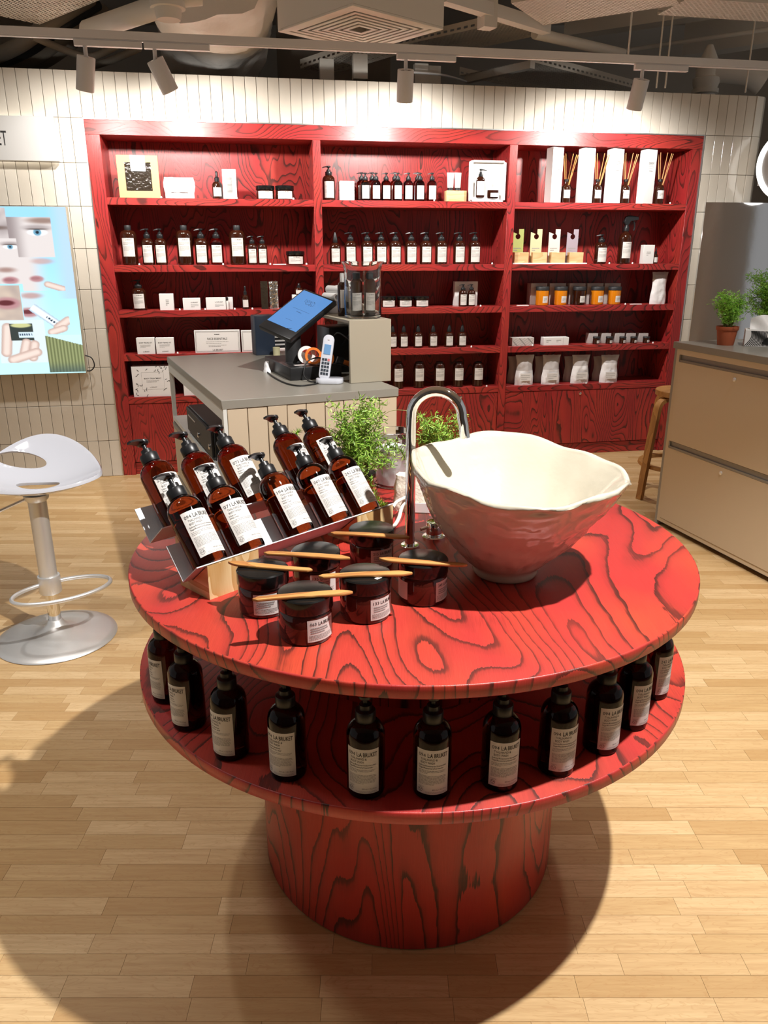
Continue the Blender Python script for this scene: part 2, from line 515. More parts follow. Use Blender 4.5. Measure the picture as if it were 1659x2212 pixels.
def remove_tree(o):
    for ch in list(o.children): remove_tree(ch)
    bpy.data.objects.remove(o)


def arc(cx, cy, r, a0, a1, n):
    return [(cx + r * math.cos(a0 + (a1 - a0) * i / n), cy + r * math.sin(a0 + (a1 - a0) * i / n)) for i in range(n + 1)]


def rrect(x0, x1, y0, y1, r, n=4):
    return arc(x1 - r, y0 + r, r, -PI / 2, 0, n) + arc(x1 - r, y1 - r, r, 0, PI / 2, n) + arc(x0 + r, y1 - r, r, PI / 2, PI, n) + arc(x0 + r, y0 + r, r, PI, 1.5 * PI, n)


def spline(pts, n=8):
    """Catmull-Rom through the points"""
    P = [Vector(p) for p in pts]; out = []
    for i in range(len(P) - 1):
        p0, p1, p2, p3 = P[max(i - 1, 0)], P[i], P[i + 1], P[min(i + 2, len(P) - 1)]
        for k in range(n):
            t = k / n
            out.append(0.5 * ((2 * p1) + (p2 - p0) * t + (2 * p0 - 5 * p1 + 4 * p2 - p3) * t * t + (3 * p1 - p0 - 3 * p2 + p3) * t ** 3))
    out.append(P[-1]); return out


ORD = ['first', 'second', 'third', 'fourth', 'fifth', 'sixth', 'seventh', 'eighth', 'ninth', 'tenth']


# ------------------------------------------------------------------ lettering (flat print, made from the built-in font)
_tc = {}


def text2d(body, size=1.0, xs=1.0, shear=0.0, bold=0.0):
    key = (body, bold)
    if key not in _tc:
        cu = bpy.data.curves.new('lettering', 'FONT'); cu.body = body; cu.size = 1.0; cu.resolution_u = 2; cu.offset = bold
        ob = bpy.data.objects.new('lettering', cu); COL.objects.link(ob)
        bpy.context.view_layer.update()
        me = bpy.data.meshes.new_from_object(ob.evaluated_get(bpy.context.evaluated_depsgraph_get()))
        _tc[key] = ([(v.co.x, v.co.y) for v in me.vertices], [tuple(p.vertices) for p in me.polygons])
        bpy.data.objects.remove(ob); bpy.data.curves.remove(cu); bpy.data.meshes.remove(me)
    v, f = _tc[key]
    return [((x + shear * y) * size * xs, y * size) for x, y in v], f


class Print:
    """flat ink marks in label coordinates (x right, y up), later laid on a plane or a cylinder"""
    def __init__(s): s.parts = []
    def text(s, body, x, y, size, width=None, xs=0.8, mat=0, bold=0.0, align='l'):
        v, f = text2d(body, size, xs, 0, bold)
        if not v: return s
        x0 = min(q[0] for q in v); x1 = max(q[0] for q in v)
        k = (width / (x1 - x0)) if width else 1.0
        wd = (x1 - x0) * k
        ox = x if align == 'l' else x - wd / 2 if align == 'c' else x - wd
        s.parts.append(([(ox + (q[0] - x0) * k, y + q[1]) for q in v], f, mat)); return s
    def rect(s, x0, x1, y0, y1, mat=0, cols=1):
        vs = []; fs = []
        for i in range(cols + 1):
            x = x0 + (x1 - x0) * i / cols; vs += [(x, y0), (x, y1)]
        fs = [(2 * i, 2 * i + 2, 2 * i + 3, 2 * i + 1) for i in range(cols)]
        s.parts.append((vs, fs, mat)); return s
    def lines(s, x0, x1, y, n, pitch, h, rnd, mat=1, last=0.5):
        for i in range(n):
            yy = y - i * pitch; x = x0; end = x1 if i < n - 1 else x0 + (x1 - x0) * last
            end -= rnd.random() * 0.08 * (x1 - x0)
            while x < end - 0.001 * 1:
                wl = min((0.03 + rnd.random() * 0.09) * (x1 - x0), end - x)
                s.rect(x, x + wl, yy, yy + h, mat); x += wl + 0.016 * (x1 - x0)
        return s
    def ring(s, cx, cy, r, t, mat=0, n=16):
        vs = [(cx + q * math.cos(2 * PI * i / n), cy + q * math.sin(2 * PI * i / n)) for q in (r - t, r) for i in range(n)]
        s.parts.append((vs, [(i, n + i, n + (i + 1) % n, (i + 1) % n) for i in range(n)], mat)); return s
    def dot(s, cx, cy, r, mat=0, n=8):
        s.parts.append(([(cx + r * math.cos(2 * PI * i / n), cy + r * math.sin(2 * PI * i / n)) for i in range(n)], [tuple(range(n))], mat)); return s
    def stroke(s, pts, wd, mat=0):
        P = [Vector((p[0], p[1])) for p in pts]; vs = []; n = len(P)
        for i, p in enumerate(P):
            t = P[min(i + 1, n - 1)] - P[max(i - 1, 0)]
            if t.length < 1e-9: t = Vector((1, 0))
            t.normalize(); q = Vector((-t.y, t.x)) * wd / 2
            vs += [(p.x - q.x, p.y - q.y), (p.x + q.x, p.y + q.y)]
        s.parts.append((vs, [(2 * i, 2 * i + 2, 2 * i + 3, 2 * i + 1) for i in range(n - 1)], mat)); return s
    def flat(s, mb=None, eps=0.0004):
        mb = mb or MB()
        for v, f, m in s.parts: mb.add([(x, -eps, y) for x, y in v], f, mat=m)
        return mb
    def bent(s, r, z0, mb=None, heading=0.0):
        """wrapped round a z-axis cylinder of radius r; x = 0 faces -y"""
        mb = mb or MB()
        for v, f, m in s.parts:
            mb.add([(r * math.sin(x / r + heading), -r * math.cos(x / r + heading), z0 + y) for x, y in v], f, mat=m)
        return mb


def bent_label(r, width, z0, h, heading=0.0, n=14, t=0.0003):
    mb = MB(); vs = []
    for i in range(n + 1):
        a = (-width / 2 + width * i / n) / r + heading
        for z in (z0, z0 + h): vs.append((r * math.sin(a), -r * math.cos(a), z))
    mb.add(vs, [(2 * i, 2 * i + 2, 2 * i + 3, 2 * i + 1) for i in range(n)])
    return mb


def panda(p, x, y, r):
    p.ring(x, y, r, r * 0.12); p.dot(x - r * 0.38, y + r * 0.18, r * 0.2); p.dot(x + r * 0.38, y + r * 0.18, r * 0.2); p.dot(x, y - r * 0.35, r * 0.16)


def product_label(num, lines2, w=0.062, h=0.092, seed=1):
    """number, maker's name, product words, small print, stamp and volume"""
    rn = random.Random(seed); p = Print(); L = -w / 2 + 0.004
    p.text(num, L, h - 0.0142, 0.0098, 0.0135, bold=0.0)
    p.text('L:A BRUKET', L + 0.0170, h - 0.0145, 0.0118, 0.0375, bold=0.02)
    p.text('TVÅL/HAND &', L + 0.004, h - 0.0215, 0.0066, 0.031)
    p.text('BODY WASH', L + 0.004, h - 0.0280, 0.0066, 0.026)
    for i, t in enumerate(lines2): p.text(t, L + 0.001, h - 0.0335 - 0.0048 * i, 0.0046, min(0.0021 * len(t), w - 0.010))
    p.lines(L, w / 2 - 0.006, h - 0.043, 3, 0.0027, 0.0011, rn, 1, 0.35)
    p.lines(L, w / 2 - 0.005, h - 0.054, 8, 0.0025, 0.0011, rn, 1, 0.6)
    panda(p, L + 0.0045, 0.0085, 0.0045)
    p.lines(L, L + 0.012, 0.0145, 1, 0.002, 0.0009, rn, 1, 1.0)
    p.text('450 mL / 15.2 Fl.oz', w / 2 - 0.005, 0.0088, 0.0036, 0.027, align='r')
    p.lines(L + 0.014, w / 2 - 0.004, 0.0045, 2, 0.0022, 0.0007, rn, 1, 1.0)
    return p


def shelf_label(w, h, seed, title=True):
    rn = random.Random(seed); p = Print(); L = -w / 2 + 0.08 * w; Rr = w / 2 - 0.08 * w
    if title: p.text('L:A BRUKET', L + 0.28 * (Rr - L), h * 0.87, w * 0.15, 0.62 * (Rr - L), bold=0.01)
    p.lines(L, Rr, h * 0.74, 3, h * 0.055, h * 0.022, rn, 1, 0.5)
    p.lines(L, Rr, h * 0.52, 5, h * 0.05, h * 0.02, rn, 1, 0.6)
    p.rect(L + 0.5 * (Rr - L), Rr, h * 0.10, h * 0.135, 1)
    return p

# ================================================================== THE SETTING
# ---- floor of oak parquet strips
floor = MB().box(-4.6, 4.6, -2.6, 9.2, -0.05, -0.0045).build('floor', 'oak_gap'); tag(floor, kind='structure')
PL, PW = 0.287, 0.0553
plank_me = MB().box(0, PL - 0.0007, 0, PW - 0.0007, -0.0045, 0).mesh('plank', 'oak', grain='y', smooth=0)
for lp in plank_me.uv_layers[0].data: pass
cells = []
y = -0.30; row = 0
while y < 7.0:
    x = -4.0 + RND.random() * PL
    while x < 4.0:
        cells.append((x, y)); x += PL
    y += PW; row += 1


def plank_px(c):
    px, py = project((c[0] + PL / 2, c[1] + PW / 2, 0))
    return px, py


vis = []; hid = []
for c in cells:
    if c[1] > 0.75:
        px, py = plank_px(c)
        under = (c[0] + PL / 2 - 0.066) ** 2 + (c[1] - 1.76) ** 2 < 0.36 ** 2
        behind = 330 < px < 1440 and 1150 < py < 1740
        if -60 < px < 1720 and py < 2260 and not under and not behind:
            vis.append(c); continue
    hid.append(c)
vis.sort(key=lambda c: c[1])
for c in vis[:296]:
    o = obj('plank', plank_me, floor, (c[0], c[1], 0))
rest = MB()
for c in vis[296:] + hid:
    rest.box(c[0], c[0] + PL - 0.0007, c[1], c[1] + PW - 0.0007, -0.0045, 0)
ro = rest.build('parquet_field', 'oak', floor, grain='y', smooth=0); ro['kind'] = 'stuff'

# ---- tiled wall around the shelving
CASE_W, CASE_H, WALL_H = 4.315, 2.356, 2.63
wall = thing('wall_back', None, None, WA, WROT, kind='structure')
wb = MB()
wb.box(-1.35, -0.004, 0.007, 0.30, 0, WALL_H)
wb.box(CASE_W + 0.012, 4.66, 0.007, 0.30, 0, WALL_H)
wb.box(-0.004, CASE_W + 0.012, 0.007, 0.30, CASE_H + 0.006, WALL_H)
wb.build('wall_core', 'grout', wall)
TW, TH, GAP = 0.0735, 0.262, 0.0028
tile_cache = {}


def tile_mesh(w_, h_, mat='tile'):
    k = (round(w_, 4), round(h_, 4), mat)
    if k not in tile_cache:
        tile_cache[k] = MB().box(-w_ / 2, w_ / 2, 0, 0.010, 0, h_).mesh('tile', mat, bevel=0.0014, bseg=1, smooth=0)
    return tile_cache[k]


def put_tile(parent, u, z, w_, h_, mat='tile', rot=0.0, v=-0.002):
    o = obj('tile', tile_mesh(w_ - GAP, h_ - GAP, mat), parent, (u, v + RND.uniform(-0.0006, 0.0006), z + GAP / 2),
            (RND.uniform(-0.004, 0.004), 0, rot + RND.uniform(-0.008, 0.008)))
    return o


rows = [(CASE_H + 0.006, WALL_H)] + [(CASE_H + 0.006 - TH * (k + 1), CASE_H + 0.006 - TH * k) for k in range(9)]
rows[-1] = (0.0, rows[-1][1])
for (z0, z1) in rows:
    for k in range(16):
        put_tile(wall, -0.0045 - TW * (k + 0.5), z0, TW, z1 - z0)
n_top = 59; tw = (CASE_W + 0.016) / n_top
for k in range(n_top): put_tile(wall, -0.004 + tw * (k + 0.5), rows[0][0], tw, rows[0][1] - rows[0][0])
for (z0, z1) in rows:
    for k in range(5): put_tile(wall, CASE_W + 0.014 + TW * (k + 0.5), z0, TW, z1 - z0)
# rounded end of the wall
u_end = CASE_W + 0.014 + 5 * TW; rc = 0.13
core = MB().prism([(u_end - 0.03, 0.008)] + arc(u_end, rc, rc - 0.008, -PI / 2, 0, 8) + [(u_end + rc - 0.008, 0.30), (u_end - 0.03, 0.30)], 0, WALL_H)
core.build('wall_end_core', 'grout', wall)
for (z0, z1) in rows:
    for k in range(3):
        a = (k + 0.5) * TW / rc
        o = obj('tile', tile_mesh(TW - GAP, z1 - z0 - GAP), wall, (u_end + (rc + 0.002) * math.sin(a), rc - (rc + 0.002) * math.cos(a), z0 + GAP / 2), (0, 0, a))
# polished steel panel fixed to the wall beside the shelving
wall_mirror = MB().box(4.385, 5.75, -0.024, -0.006, 0.86, 1.908).build('wall_mirror', 'mirror', None, WA, (0, 0, WROT), bevel=0.001, bseg=1)
tag(wall_mirror, 'polished steel mirror sheet on the tiled wall behind the potted plants', 'mirror')
# aluminium edging round the recess
trim = MB()
trim.box(-0.006, 0, -0.006, 0.012, 0, CASE_H); trim.box(CASE_W, CASE_W + 0.010, -0.006, 0.012, 0, CASE_H)
trim.box(-0.006, CASE_W + 0.010, -0.006, 0.012, CASE_H, CASE_H + 0.007)
tag(trim.build('trim_1', 'alu', None, WA, (0, 0, WROT)), kind='structure')

# ---- rest of the hall
tag(MB().box(-4.6, 4.6, -2.8, -2.6, 0, 3.75).build('wall_front', 'wall_dark'), kind='structure')
tag(MB().box(-5, 5, 9.0, 9.2, 0, 4.0).build('wall_rear', 'ceil'), kind='structure')
tag(MB().box(-5, -4.6, 4.5, 9.0, 0, 4.0).build('wall_left', 'ceil'), kind='structure')
tag(MB().box(4.6, 5, 7.0, 9.0, 0, 4.0).build('wall_right', 'ceil'), kind='structure')
tag(MB().box(-5, 5, -2.6, 9.2, 3.75, 3.9).build('ceiling', 'ceil'), kind='structure')

# ================================================================== SHELVING UNIT
case = thing('shelving_unit', 'built-in red stained plywood shelving with three bays set into the tiled wall', 'shelving', WA, WROT)
BAYS = [(0.088, 1.452), (1.506, 2.842), (2.900, 4.240)]
SZ = [1.895, 1.470, 1.170, 0.872, 0.570]
ST = 0.045; CD = 0.32
pc = lambda mb, name, grain, bev=0.0012: mb.build(name, 'ply_case', case, grain=grain, bevel=bev, bseg=1)
pc(MB().box(0.0005, 0.088, 0, CD + 0.015, 0, 2.268), 'side_panel', 'z')
pc(MB().box(4.240, CASE_W, 0, CD + 0.015, 0, 2.268), 'side_panel', 'z')
pc(MB().box(1.452, 1.506, 0, CD, 0, 2.268), 'divider', 'z')
pc(MB().box(2.842, 2.900, 0, CD, 0, 2.268), 'divider', 'z')
pc(MB().box(0.0005, CASE_W, 0, CD + 0.015, 2.268, 2.3555), 'top_rail', 'x')
for (a, b) in BAYS:
    pc(MB().box(a, b, CD, CD + 0.015, 0, 2.268), 'back_panel', 'z', 0)
    for z in SZ: pc(MB().box(a, b, 0.003, CD, z - ST, z), 'shelf', 'x')
    pc(MB().box(a + 0.002, b - 0.002, 0.018, 0.06, 0, 0.088), 'plinth', 'x')
    d = pc(MB().box(a + 0.003, b - 0.003, 0.006, 0.024, 0.094, SZ[4] - ST - 0.003), 'door', 'z')
    m_ = a + (b - a) * 0.5
    MB().lathe([(0.0001, 0), (0.010, 0.0), (0.010, 0.006), (0.007, 0.008)], 16).xf(Matrix.Translation((m_ - 0.05 if a > 2 else b - 0.3, 0.006, 0.495)) @ Matrix.Rotation(PI / 2, 4, 'X')).build('lock', 'chrome', d)

# ================================================================== PRODUCT PROTOTYPES
def nozzle(mb, z, L=0.050, r=0.0125, mat=0):
    """pump head with a spout pointing to -x"""
    mb.lathe([(0.0045, z - 0.012), (0.0045, z)], 12, mat=mat)
    mb.lathe([(r * 0.75, z - 0.001), (r, z + 0.002), (r, z + 0.007), (r * 0.8, z + 0.009)], 18, mat=mat)
    v = []
    for i in range(7):
        t = i / 6; x = -L * t; hw = r * (0.9 - 0.5 * t); zz = z + 0.0085 - 0.008 * t * t; th = 0.007 - 0.0025 * t
        v += [(x, -hw, zz - th), (x, hw, zz - th), (x, hw * 0.8, zz), (x, -hw * 0.8, zz)]
    f = [(3, 2, 1, 0), (24, 25, 26, 27)]
    for i in range(6):
        for k in range(4): f.append((4 * i + k, 4 * i + (k + 1) % 4, 4 * i + 4 + (k + 1) % 4, 4 * i + 4 + k))
    mb.add(v, f, mat=mat)
    return mb


BODY_PROF = [(0.029, 0), (0.0335, 0.0025), (0.035, 0.008), (0.035, 0.118), (0.0343, 0.125), (0.0318, 0.133), (0.027, 0.140), (0.0205, 0.1455), (0.0155, 0.148), (0.0145, 0.150)]
BODY = MB().lathe(BODY_PROF, 40).mesh('bottle_body', 'amber')
BODY_D = MB().lathe(BODY_PROF, 28).mesh('bottle_body_dark', 'amber_dark')


def pump_mesh(stem=0.010):
    mb = MB().lathe([(0.0180, 0.148), (0.0185, 0.149), (0.0185, 0.166), (0.0176, 0.168), (0.0115, 0.170), (0.0110, 0.179), (0.006, 0.181)], 28)
    nozzle(mb, 0.182 + stem)
    return mb


PUMP = pump_mesh().mesh('pump', 'black')
PUMP_FAR = nozzle(MB().lathe([(0.0180, 0.148), (0.0185, 0.149), (0.0185, 0.166), (0.0176, 0.168), (0.0115, 0.170), (0.0110, 0.179), (0.006, 0.181)], 20), 0.192, 0.034).mesh('pump_far', 'black')
PUMP_LOW = pump_mesh(0.009).mesh('pump_short', 'black')
LABEL = bent_label(0.0353, 0.062, 0.016, 0.092).mesh('label', 'label')
FARPRINT = {}


def far_print(w_, h_, r, z0, seed):
    return shelf_label(w_, h_, seed).bent(r + 0.0002, z0).mesh('print', ['ink', 'ink_grey'], smooth=0)


# --- prototypes (kept out of the scene; copies are placed)
PROTO = {}


def proto(key, build):
    root = bpy.data.objects.new(key, None); COL.objects.link(root); build(root); PROTO[key] = root


def p_pump(amber):
    def b(root):
        obj('bottle', BODY if amber else BODY_D, root)
        obj('pump', PUMP_FAR, root)
        l = obj('label', bent_label(0.0354, 0.058, 0.014, 0.096).mesh('label', 'label'), root)
        obj('print', far_print(0.058, 0.096, 0.0354, 0.014, 5), l)
    return b


def p_cap(root):
    MB().lathe([(0.034, 0), (0.0385, 0.003), (0.040, 0.010), (0.040, 0.150), (0.0385, 0.163), (0.033, 0.174), (0.023, 0.180), (0.016, 0.182)], 28).build('bottle', 'amber_dark', root)
    MB().lathe([(0.016, 0.181), (0.0165, 0.182), (0.0165, 0.203), (0.0155, 0.205)], 24).build('cap', 'black_soft', root)
    l = bent_label(0.0404, 0.062, 0.045, 0.095).build('label', 'label', root)
    obj('print', far_print(0.062, 0.095, 0.0404, 0.045, 8), l)


def p_spray(root):
    MB().lathe([(0.030, 0), (0.034, 0.003), (0.035, 0.008), (0.035, 0.105), (0.033, 0.118), (0.027, 0.130), (0.016, 0.138), (0.014, 0.142)], 28).build('bottle', 'amber_dark', root)
    MB().lathe([(0.016, 0.140), (0.0165, 0.141), (0.0155, 0.160), (0.009, 0.190), (0.006, 0.200), (0.004, 0.205)], 20).build('pump', 'black', root)
    l = bent_label(0.0354, 0.056, 0.018, 0.084).build('label', 'label', root)
    obj('print', far_print(0.056, 0.084, 0.0354, 0.018, 9), l)


def p_refill(root):
    MB().lathe([(0.032, 0), (0.0355, 0.003), (0.036, 0.010), (0.036, 0.150), (0.0345, 0.172), (0.031, 0.184), (0.024, 0.190)], 28).build('bottle', 'amber_dark', root)
    MB().lathe([(0.024, 0.189), (0.024, 0.196), (0.020, 0.199)], 20).build('cap', 'black', root)
    l = bent_label(0.0364, 0.062, 0.055, 0.095).build('label', 'label', root)
    obj('print', far_print(0.062, 0.095, 0.0364, 0.055, 10), l)


JAR_PROF = [(0.043, 0), (0.0475, 0.002), (0.0495, 0.007), (0.0495, 0.054), (0.047, 0.059), (0.044, 0.061)]
LID_PROF = [(0.0435, 0.060), (0.0505, 0.0605), (0.0512, 0.0615), (0.0512, 0.086), (0.0490, 0.0885), (0.030, 0.090), (0.0001, 0.0905)]


def p_jar(root):
    MB().lathe(JAR_PROF, 32).build('jar_body', 'amber_dark', root)
    MB().lathe(LID_PROF, 32).build('lid', 'lid', root)
    l = bent_label(0.0499, 0.088, 0.006, 0.048).build('label', 'label', root)
    obj('print', far_print(0.07, 0.044, 0.0499, 0.007, 12), l)


def p_dropper(root):
    MB().lathe([(0.018, 0), (0.020, 0.002), (0.020, 0.055), (0.016, 0.064), (0.008, 0.068)], 20).build('bottle', 'amber_dark', root)
    MB().lathe([(0.0095, 0.066), (0.0095, 0.082), (0.005, 0.086), (0.005, 0.104), (0.003, 0.107)], 16).build('dropper', 'black', root)
    bent_label(0.0203, 0.034, 0.010, 0.034).build('label', 'label', root)


def p_diffuser(root):
    MB().lathe([(0.022, 0), (0.0255, 0.002), (0.026, 0.006), (0.026, 0.062), (0.024, 0.072), (0.017, 0.080), (0.010, 0.084), (0.009, 0.096)], 24).build('bottle', 'amber_dark', root)
    MB().lathe([(0.0095, 0.095), (0.0115, 0.096), (0.0115, 0.106), (0.009, 0.107)], 16).build('collar', 'black', root)
    rn = random.Random(4)
    for k in range(6):
        a = rn.uniform(0, 6.3); b = rn.uniform(0.02, 0.05) if k < 2 else rn.uniform(0.05, 0.065)
        tip = Vector((0.030 * math.cos(a) * 0.4 + (0.042 if k > 1 else -0.02) * (0.6 + 0.5 * rn.random()), 0.02 * math.sin(a), 0.216 + rn.uniform(-0.006, 0.006)))
        MB().tube([(0.004 * math.cos(a), 0.004 * math.sin(a), 0.04), tip], 0.0021, 6).build('reed', 'spatula', root)
    l = bent_label(0.0263, 0.038, 0.022, 0.036).build('label', 'label', root)
    obj('print', Print().lines(-0.013, 0.013, 0.020, 3, 0.005, 0.0025, rn).bent(0.0265, 0.024).mesh('print', ['ink', 'ink_grey'], smooth=0), l)


def p_candle(matname):
    def b(root):
        MB().lathe([(0.032, 0), (0.036, 0.002), (0.0375, 0.008), (0.0375, 0.078), (0.034, 0.082)], 28).build('candle_glass', matname, root)
        MB().lathe([(0.036, 0.080), (0.0385, 0.0805), (0.0385, 0.098), (0.037, 0.100), (0.0001, 0.100)], 28).build('lid', 'black_soft', root)
        l = bent_label(0.0378, 0.036, 0.014, 0.036, heading=0.25).build('label', 'label', root)
        obj('print', Print().lines(-0.012, 0.012, 0.022, 3, 0.006, 0.0025, random.Random(3)).bent(0.038, 0.014, heading=0.25).mesh('print', ['ink', 'ink_grey'], smooth=0), l)
    return b


def p_trigger(root):
    MB().lathe([(0.034, 0), (0.039, 0.003), (0.040, 0.010), (0.040, 0.155), (0.037, 0.172), (0.028, 0.186), (0.016, 0.194), (0.013, 0.205)], 28).build('bottle', 'amber_dark', root)
    t = MB().lathe([(0.017, 0.200), (0.017, 0.225), (0.012, 0.232), (0.011, 0.262)], 18)
    t.prism([(-0.022, 0.258), (-0.012, 0.290), (0.012, 0.298), (0.066, 0.290), (0.072, 0.272), (0.060, 0.268), (0.020, 0.262), (0.010, 0.240), (-0.012, 0.236)], -0.012, 0.012, mtx=Matrix.Rotation(PI / 2, 4, 'X'))
    t.build('spray_head', 'black', root, bevel=0.002, bseg=1)
    MB().tube(spline([(0.030, 0, 0.268), (0.046, 0, 0.255), (0.052, 0, 0.225), (0.047, 0, 0.205)], 4), 0.005, 8).build('trigger', 'black', root)
    l = bent_label(0.0404, 0.062, 0.035, 0.100).build('label', 'label', root)
    obj('print', far_print(0.062, 0.100, 0.0404, 0.035, 15), l)


for k_, fn in dict(pump=p_pump(False), pump_amber=p_pump(True), cap=p_cap, spray=p_spray, refill=p_refill, jar=p_jar, dropper=p_dropper, diffuser=p_diffuser,
                   candle=p_candle('candle_amber'), candle_dark=p_candle('amber_dark'), trigger=p_trigger).items():
    proto(k_, fn)
PROTO_DIM = dict(pump=(0.205, 0.07), pump_amber=(0.205, 0.07), cap=(0.205, 0.08), spray=(0.205, 0.07), refill=(0.199, 0.072), jar=(0.0905, 0.1024), dropper=(0.107, 0.04),
                 diffuser=(0.107, 0.052), candle=(0.100, 0.077), candle_dark=(0.100, 0.077), trigger=(0.298, 0.08))


def spot_on(px, row, py_top, w_px, v_front=0.025):
    """standing place, height and width of something on a shelf of the unit"""
    z = SZ[row]; v = v_front + 0.03
    for _ in range(3):
        u, zt = wall_uz(px, py_top + 10, v)
        u, _z = wall_uz(px, 0.5 * (py_top + project(wall_pt(u, v, z))[1]), v)
        zt = wall_uz(px, py_top, v)[1]
        p = wall_pt(u, v, z); wm = w_px * depth_of(p) / F
        v = v_front + wm / 2
    return u, v, z, zt - z, wm


def stand(kind, name, label, cat, px, row, py_top, w_px, group=None, v_front=0.025, turn=0.0):
    u, v, z, h, wm = spot_on(px, row, py_top, w_px, v_front)
    o = copy_tree(PROTO[kind]); o.name = name
    o.location = wall_pt(u, v, z); o.rotation_euler = (0, 0, WROT + turn)
    H0, W0 = PROTO_DIM[kind]
    o.scale = (wm / W0, wm / W0, h / H0)
    return tag(o, label, cat, group)


# ---- left bay
TL = 'top shelf of the shelving, beside the tiled wall'
stand('dropper', 'amber_bottle', 'slim amber bottle with dark cap beside a tall white carton', 'bottle', 469, 0, 370, 22)
for px in (573, 615): stand('jar', 'cream_jar', 'white-labelled black-lidded jar of the pair on the top shelf', 'jar', px, 0, 401, 40, 'pair of jars on the top shelf')
for px, a in ((279, 'beside two dark pump bottles'), (399, 'between dark pump bottles'), (513, 'next to two small pump bottles')):
    stand('cap', 'capped_bottle', 'tall dark bottle with screw cap and white label ' + a, 'bottle', px, 1, 487, 34)
for px in (319, 347): stand('pump', 'pump_bottle', 'dark pump bottle of the touching pair between two tall capped bottles', 'bottle', px, 1, 492, 26, 'touching pair of dark pump bottles')
stand('pump', 'pump_bottle', 'dark pump bottle between a tall capped bottle and a reddish amber pump bottle', 'bottle', 435, 1, 492, 28)
stand('pump_amber', 'pump_bottle', 'reddish amber pump bottle standing with tall capped bottles', 'bottle', 468, 1, 492, 28)
for px in (545, 567): stand('pump', 'pump_bottle', 'small slim pump bottle of the pair next to a low jar', 'bottle', px, 1, 508, 21, 'small slim pump bottles')
stand('jar', 'cream_jar', 'single low jar with white label at the end of the bottle shelf', 'jar', 638, 1, 542, 40)
stand('pump', 'pump_bottle', 'single dark pump bottle on the shelf of small white boxes', 'bottle', 300, 2, 603, 30)
stand('dropper', 'dropper_bottle', 'small dark dropper bottle on the shelf above the face sets', 'bottle', 530, 2, 618, 15)
plinth_dropper = stand('dropper', 'dropper_bottle', 'small dark dropper bottle on a grey plinth behind the till screen', 'bottle', 646, 2, 612, 18)
# ---- middle bay
stand('pump', 'pump_bottle', 'large dark pump bottle beside two stacked small white cartons', 'bottle', 710, 0, 357, 27)
for i, px in enumerate((789, 812, 834, 859, 882, 907, 933)):
    stand('pump_amber', 'pump_bottle', ORD[i] + ' amber front-row pump bottle from the stacked white cartons', 'bottle', px, 0, 372, 21, 'front row of amber pump bottles')
for px in (781, 804, 853, 902):
    stand('pump_amber', 'pump_bottle', 'amber pump bottle half hidden behind the front row on the top middle shelf', 'bottle', px, 0, 371, 22, 'rear row of amber pump bottles', v_front=0.125)
stand('spray', 'spray_bottle', 'dark pointed spray bottle at the end of the row of ten', 'bottle', 724, 1, 502, 24)
for i, px in enumerate((757, 793, 823, 854, 888, 920, 953, 992, 1025)):
    stand('pump', 'pump_bottle', ORD[i] + ' dark pump bottle from the pointed spray bottle, evenly spaced row', 'bottle', px, 1, 500, 26, 'evenly spaced pump bottles, second middle shelf')
for i, px in enumerate((838, 874.5, 910)): stand('jar', 'cream_jar', ORD[i] + ' of three low dark jars from the glass vase', 'jar', px, 2, 639, 34, 'three low jars on the third shelf')
for px in (1000, 1018): stand('pump', 'pump_bottle', 'slim pump bottle in front of a white gift carton', 'bottle', px, 2, 613, 18, 'two slim pump bottles before their carton')
for i, px in enumerate((848, 872, 903, 935.5, 970, 998)): stand('spray', 'spray_bottle', ORD[i] + ' slender spray bottle from the grey hutch, fourth shelf', 'bottle', px, 3, 701, 20, 'row of slender spray bottles')
for i, px in enumerate((860, 905, 949, 990, 1032)): stand('refill', 'refill_bottle', ORD[i] + ' round-shouldered refill bottle from the grey hutch, lowest shelf', 'bottle', px, 4, 781, 24, 'refill bottles on the lowest shelf')
# ---- right bay
for i, px in enumerate((1222, 1289, 1350, 1424)): stand('diffuser', 'reed_diffuser', ORD[i] + ' reed diffuser from the open white gift box', 'diffuser', px, 0, 387, 21, 'reed diffusers on the top shelf')
stand('pump', 'pump_bottle', 'single pump bottle between the hang-card tray and the trigger spray', 'bottle', 1298, 1, 505, 26)
stand('trigger', 'trigger_spray', 'tall dark bottle with black trigger spray head', 'spray bottle', 1351, 1, 465, 28)
stand('dropper', 'tiny_vial', 'tiny dark vial beside a small white carton', 'bottle', 1416, 1, 536, 11)
for i, px in enumerate((1171, 1211, 1251, 1290, 1327)):
    stand('candle_dark' if i == 2 else 'candle', 'scented_candle', 'dark glass candle in the middle of the candle row' if i == 2 else 'amber glass candle %s' % ('at the row end next to the bay divider', 'between an amber and the dark candle, towards the divider', '', 'between the dark and an amber candle, towards the pouch', 'at the row end towards the white pouch')[i], 'candle', px, 2, 619, 28, 'row of five candles')
for i, px in enumerate((1288, 1316, 1345, 1369, 1396)): stand('candle_dark', 'mini_candle', ORD[i] + ' miniature dark candle from the low white carton', 'candle', px, 3, 727, 15, 'row of miniature candles')
for o in list(PROTO.values()): remove_tree(o)


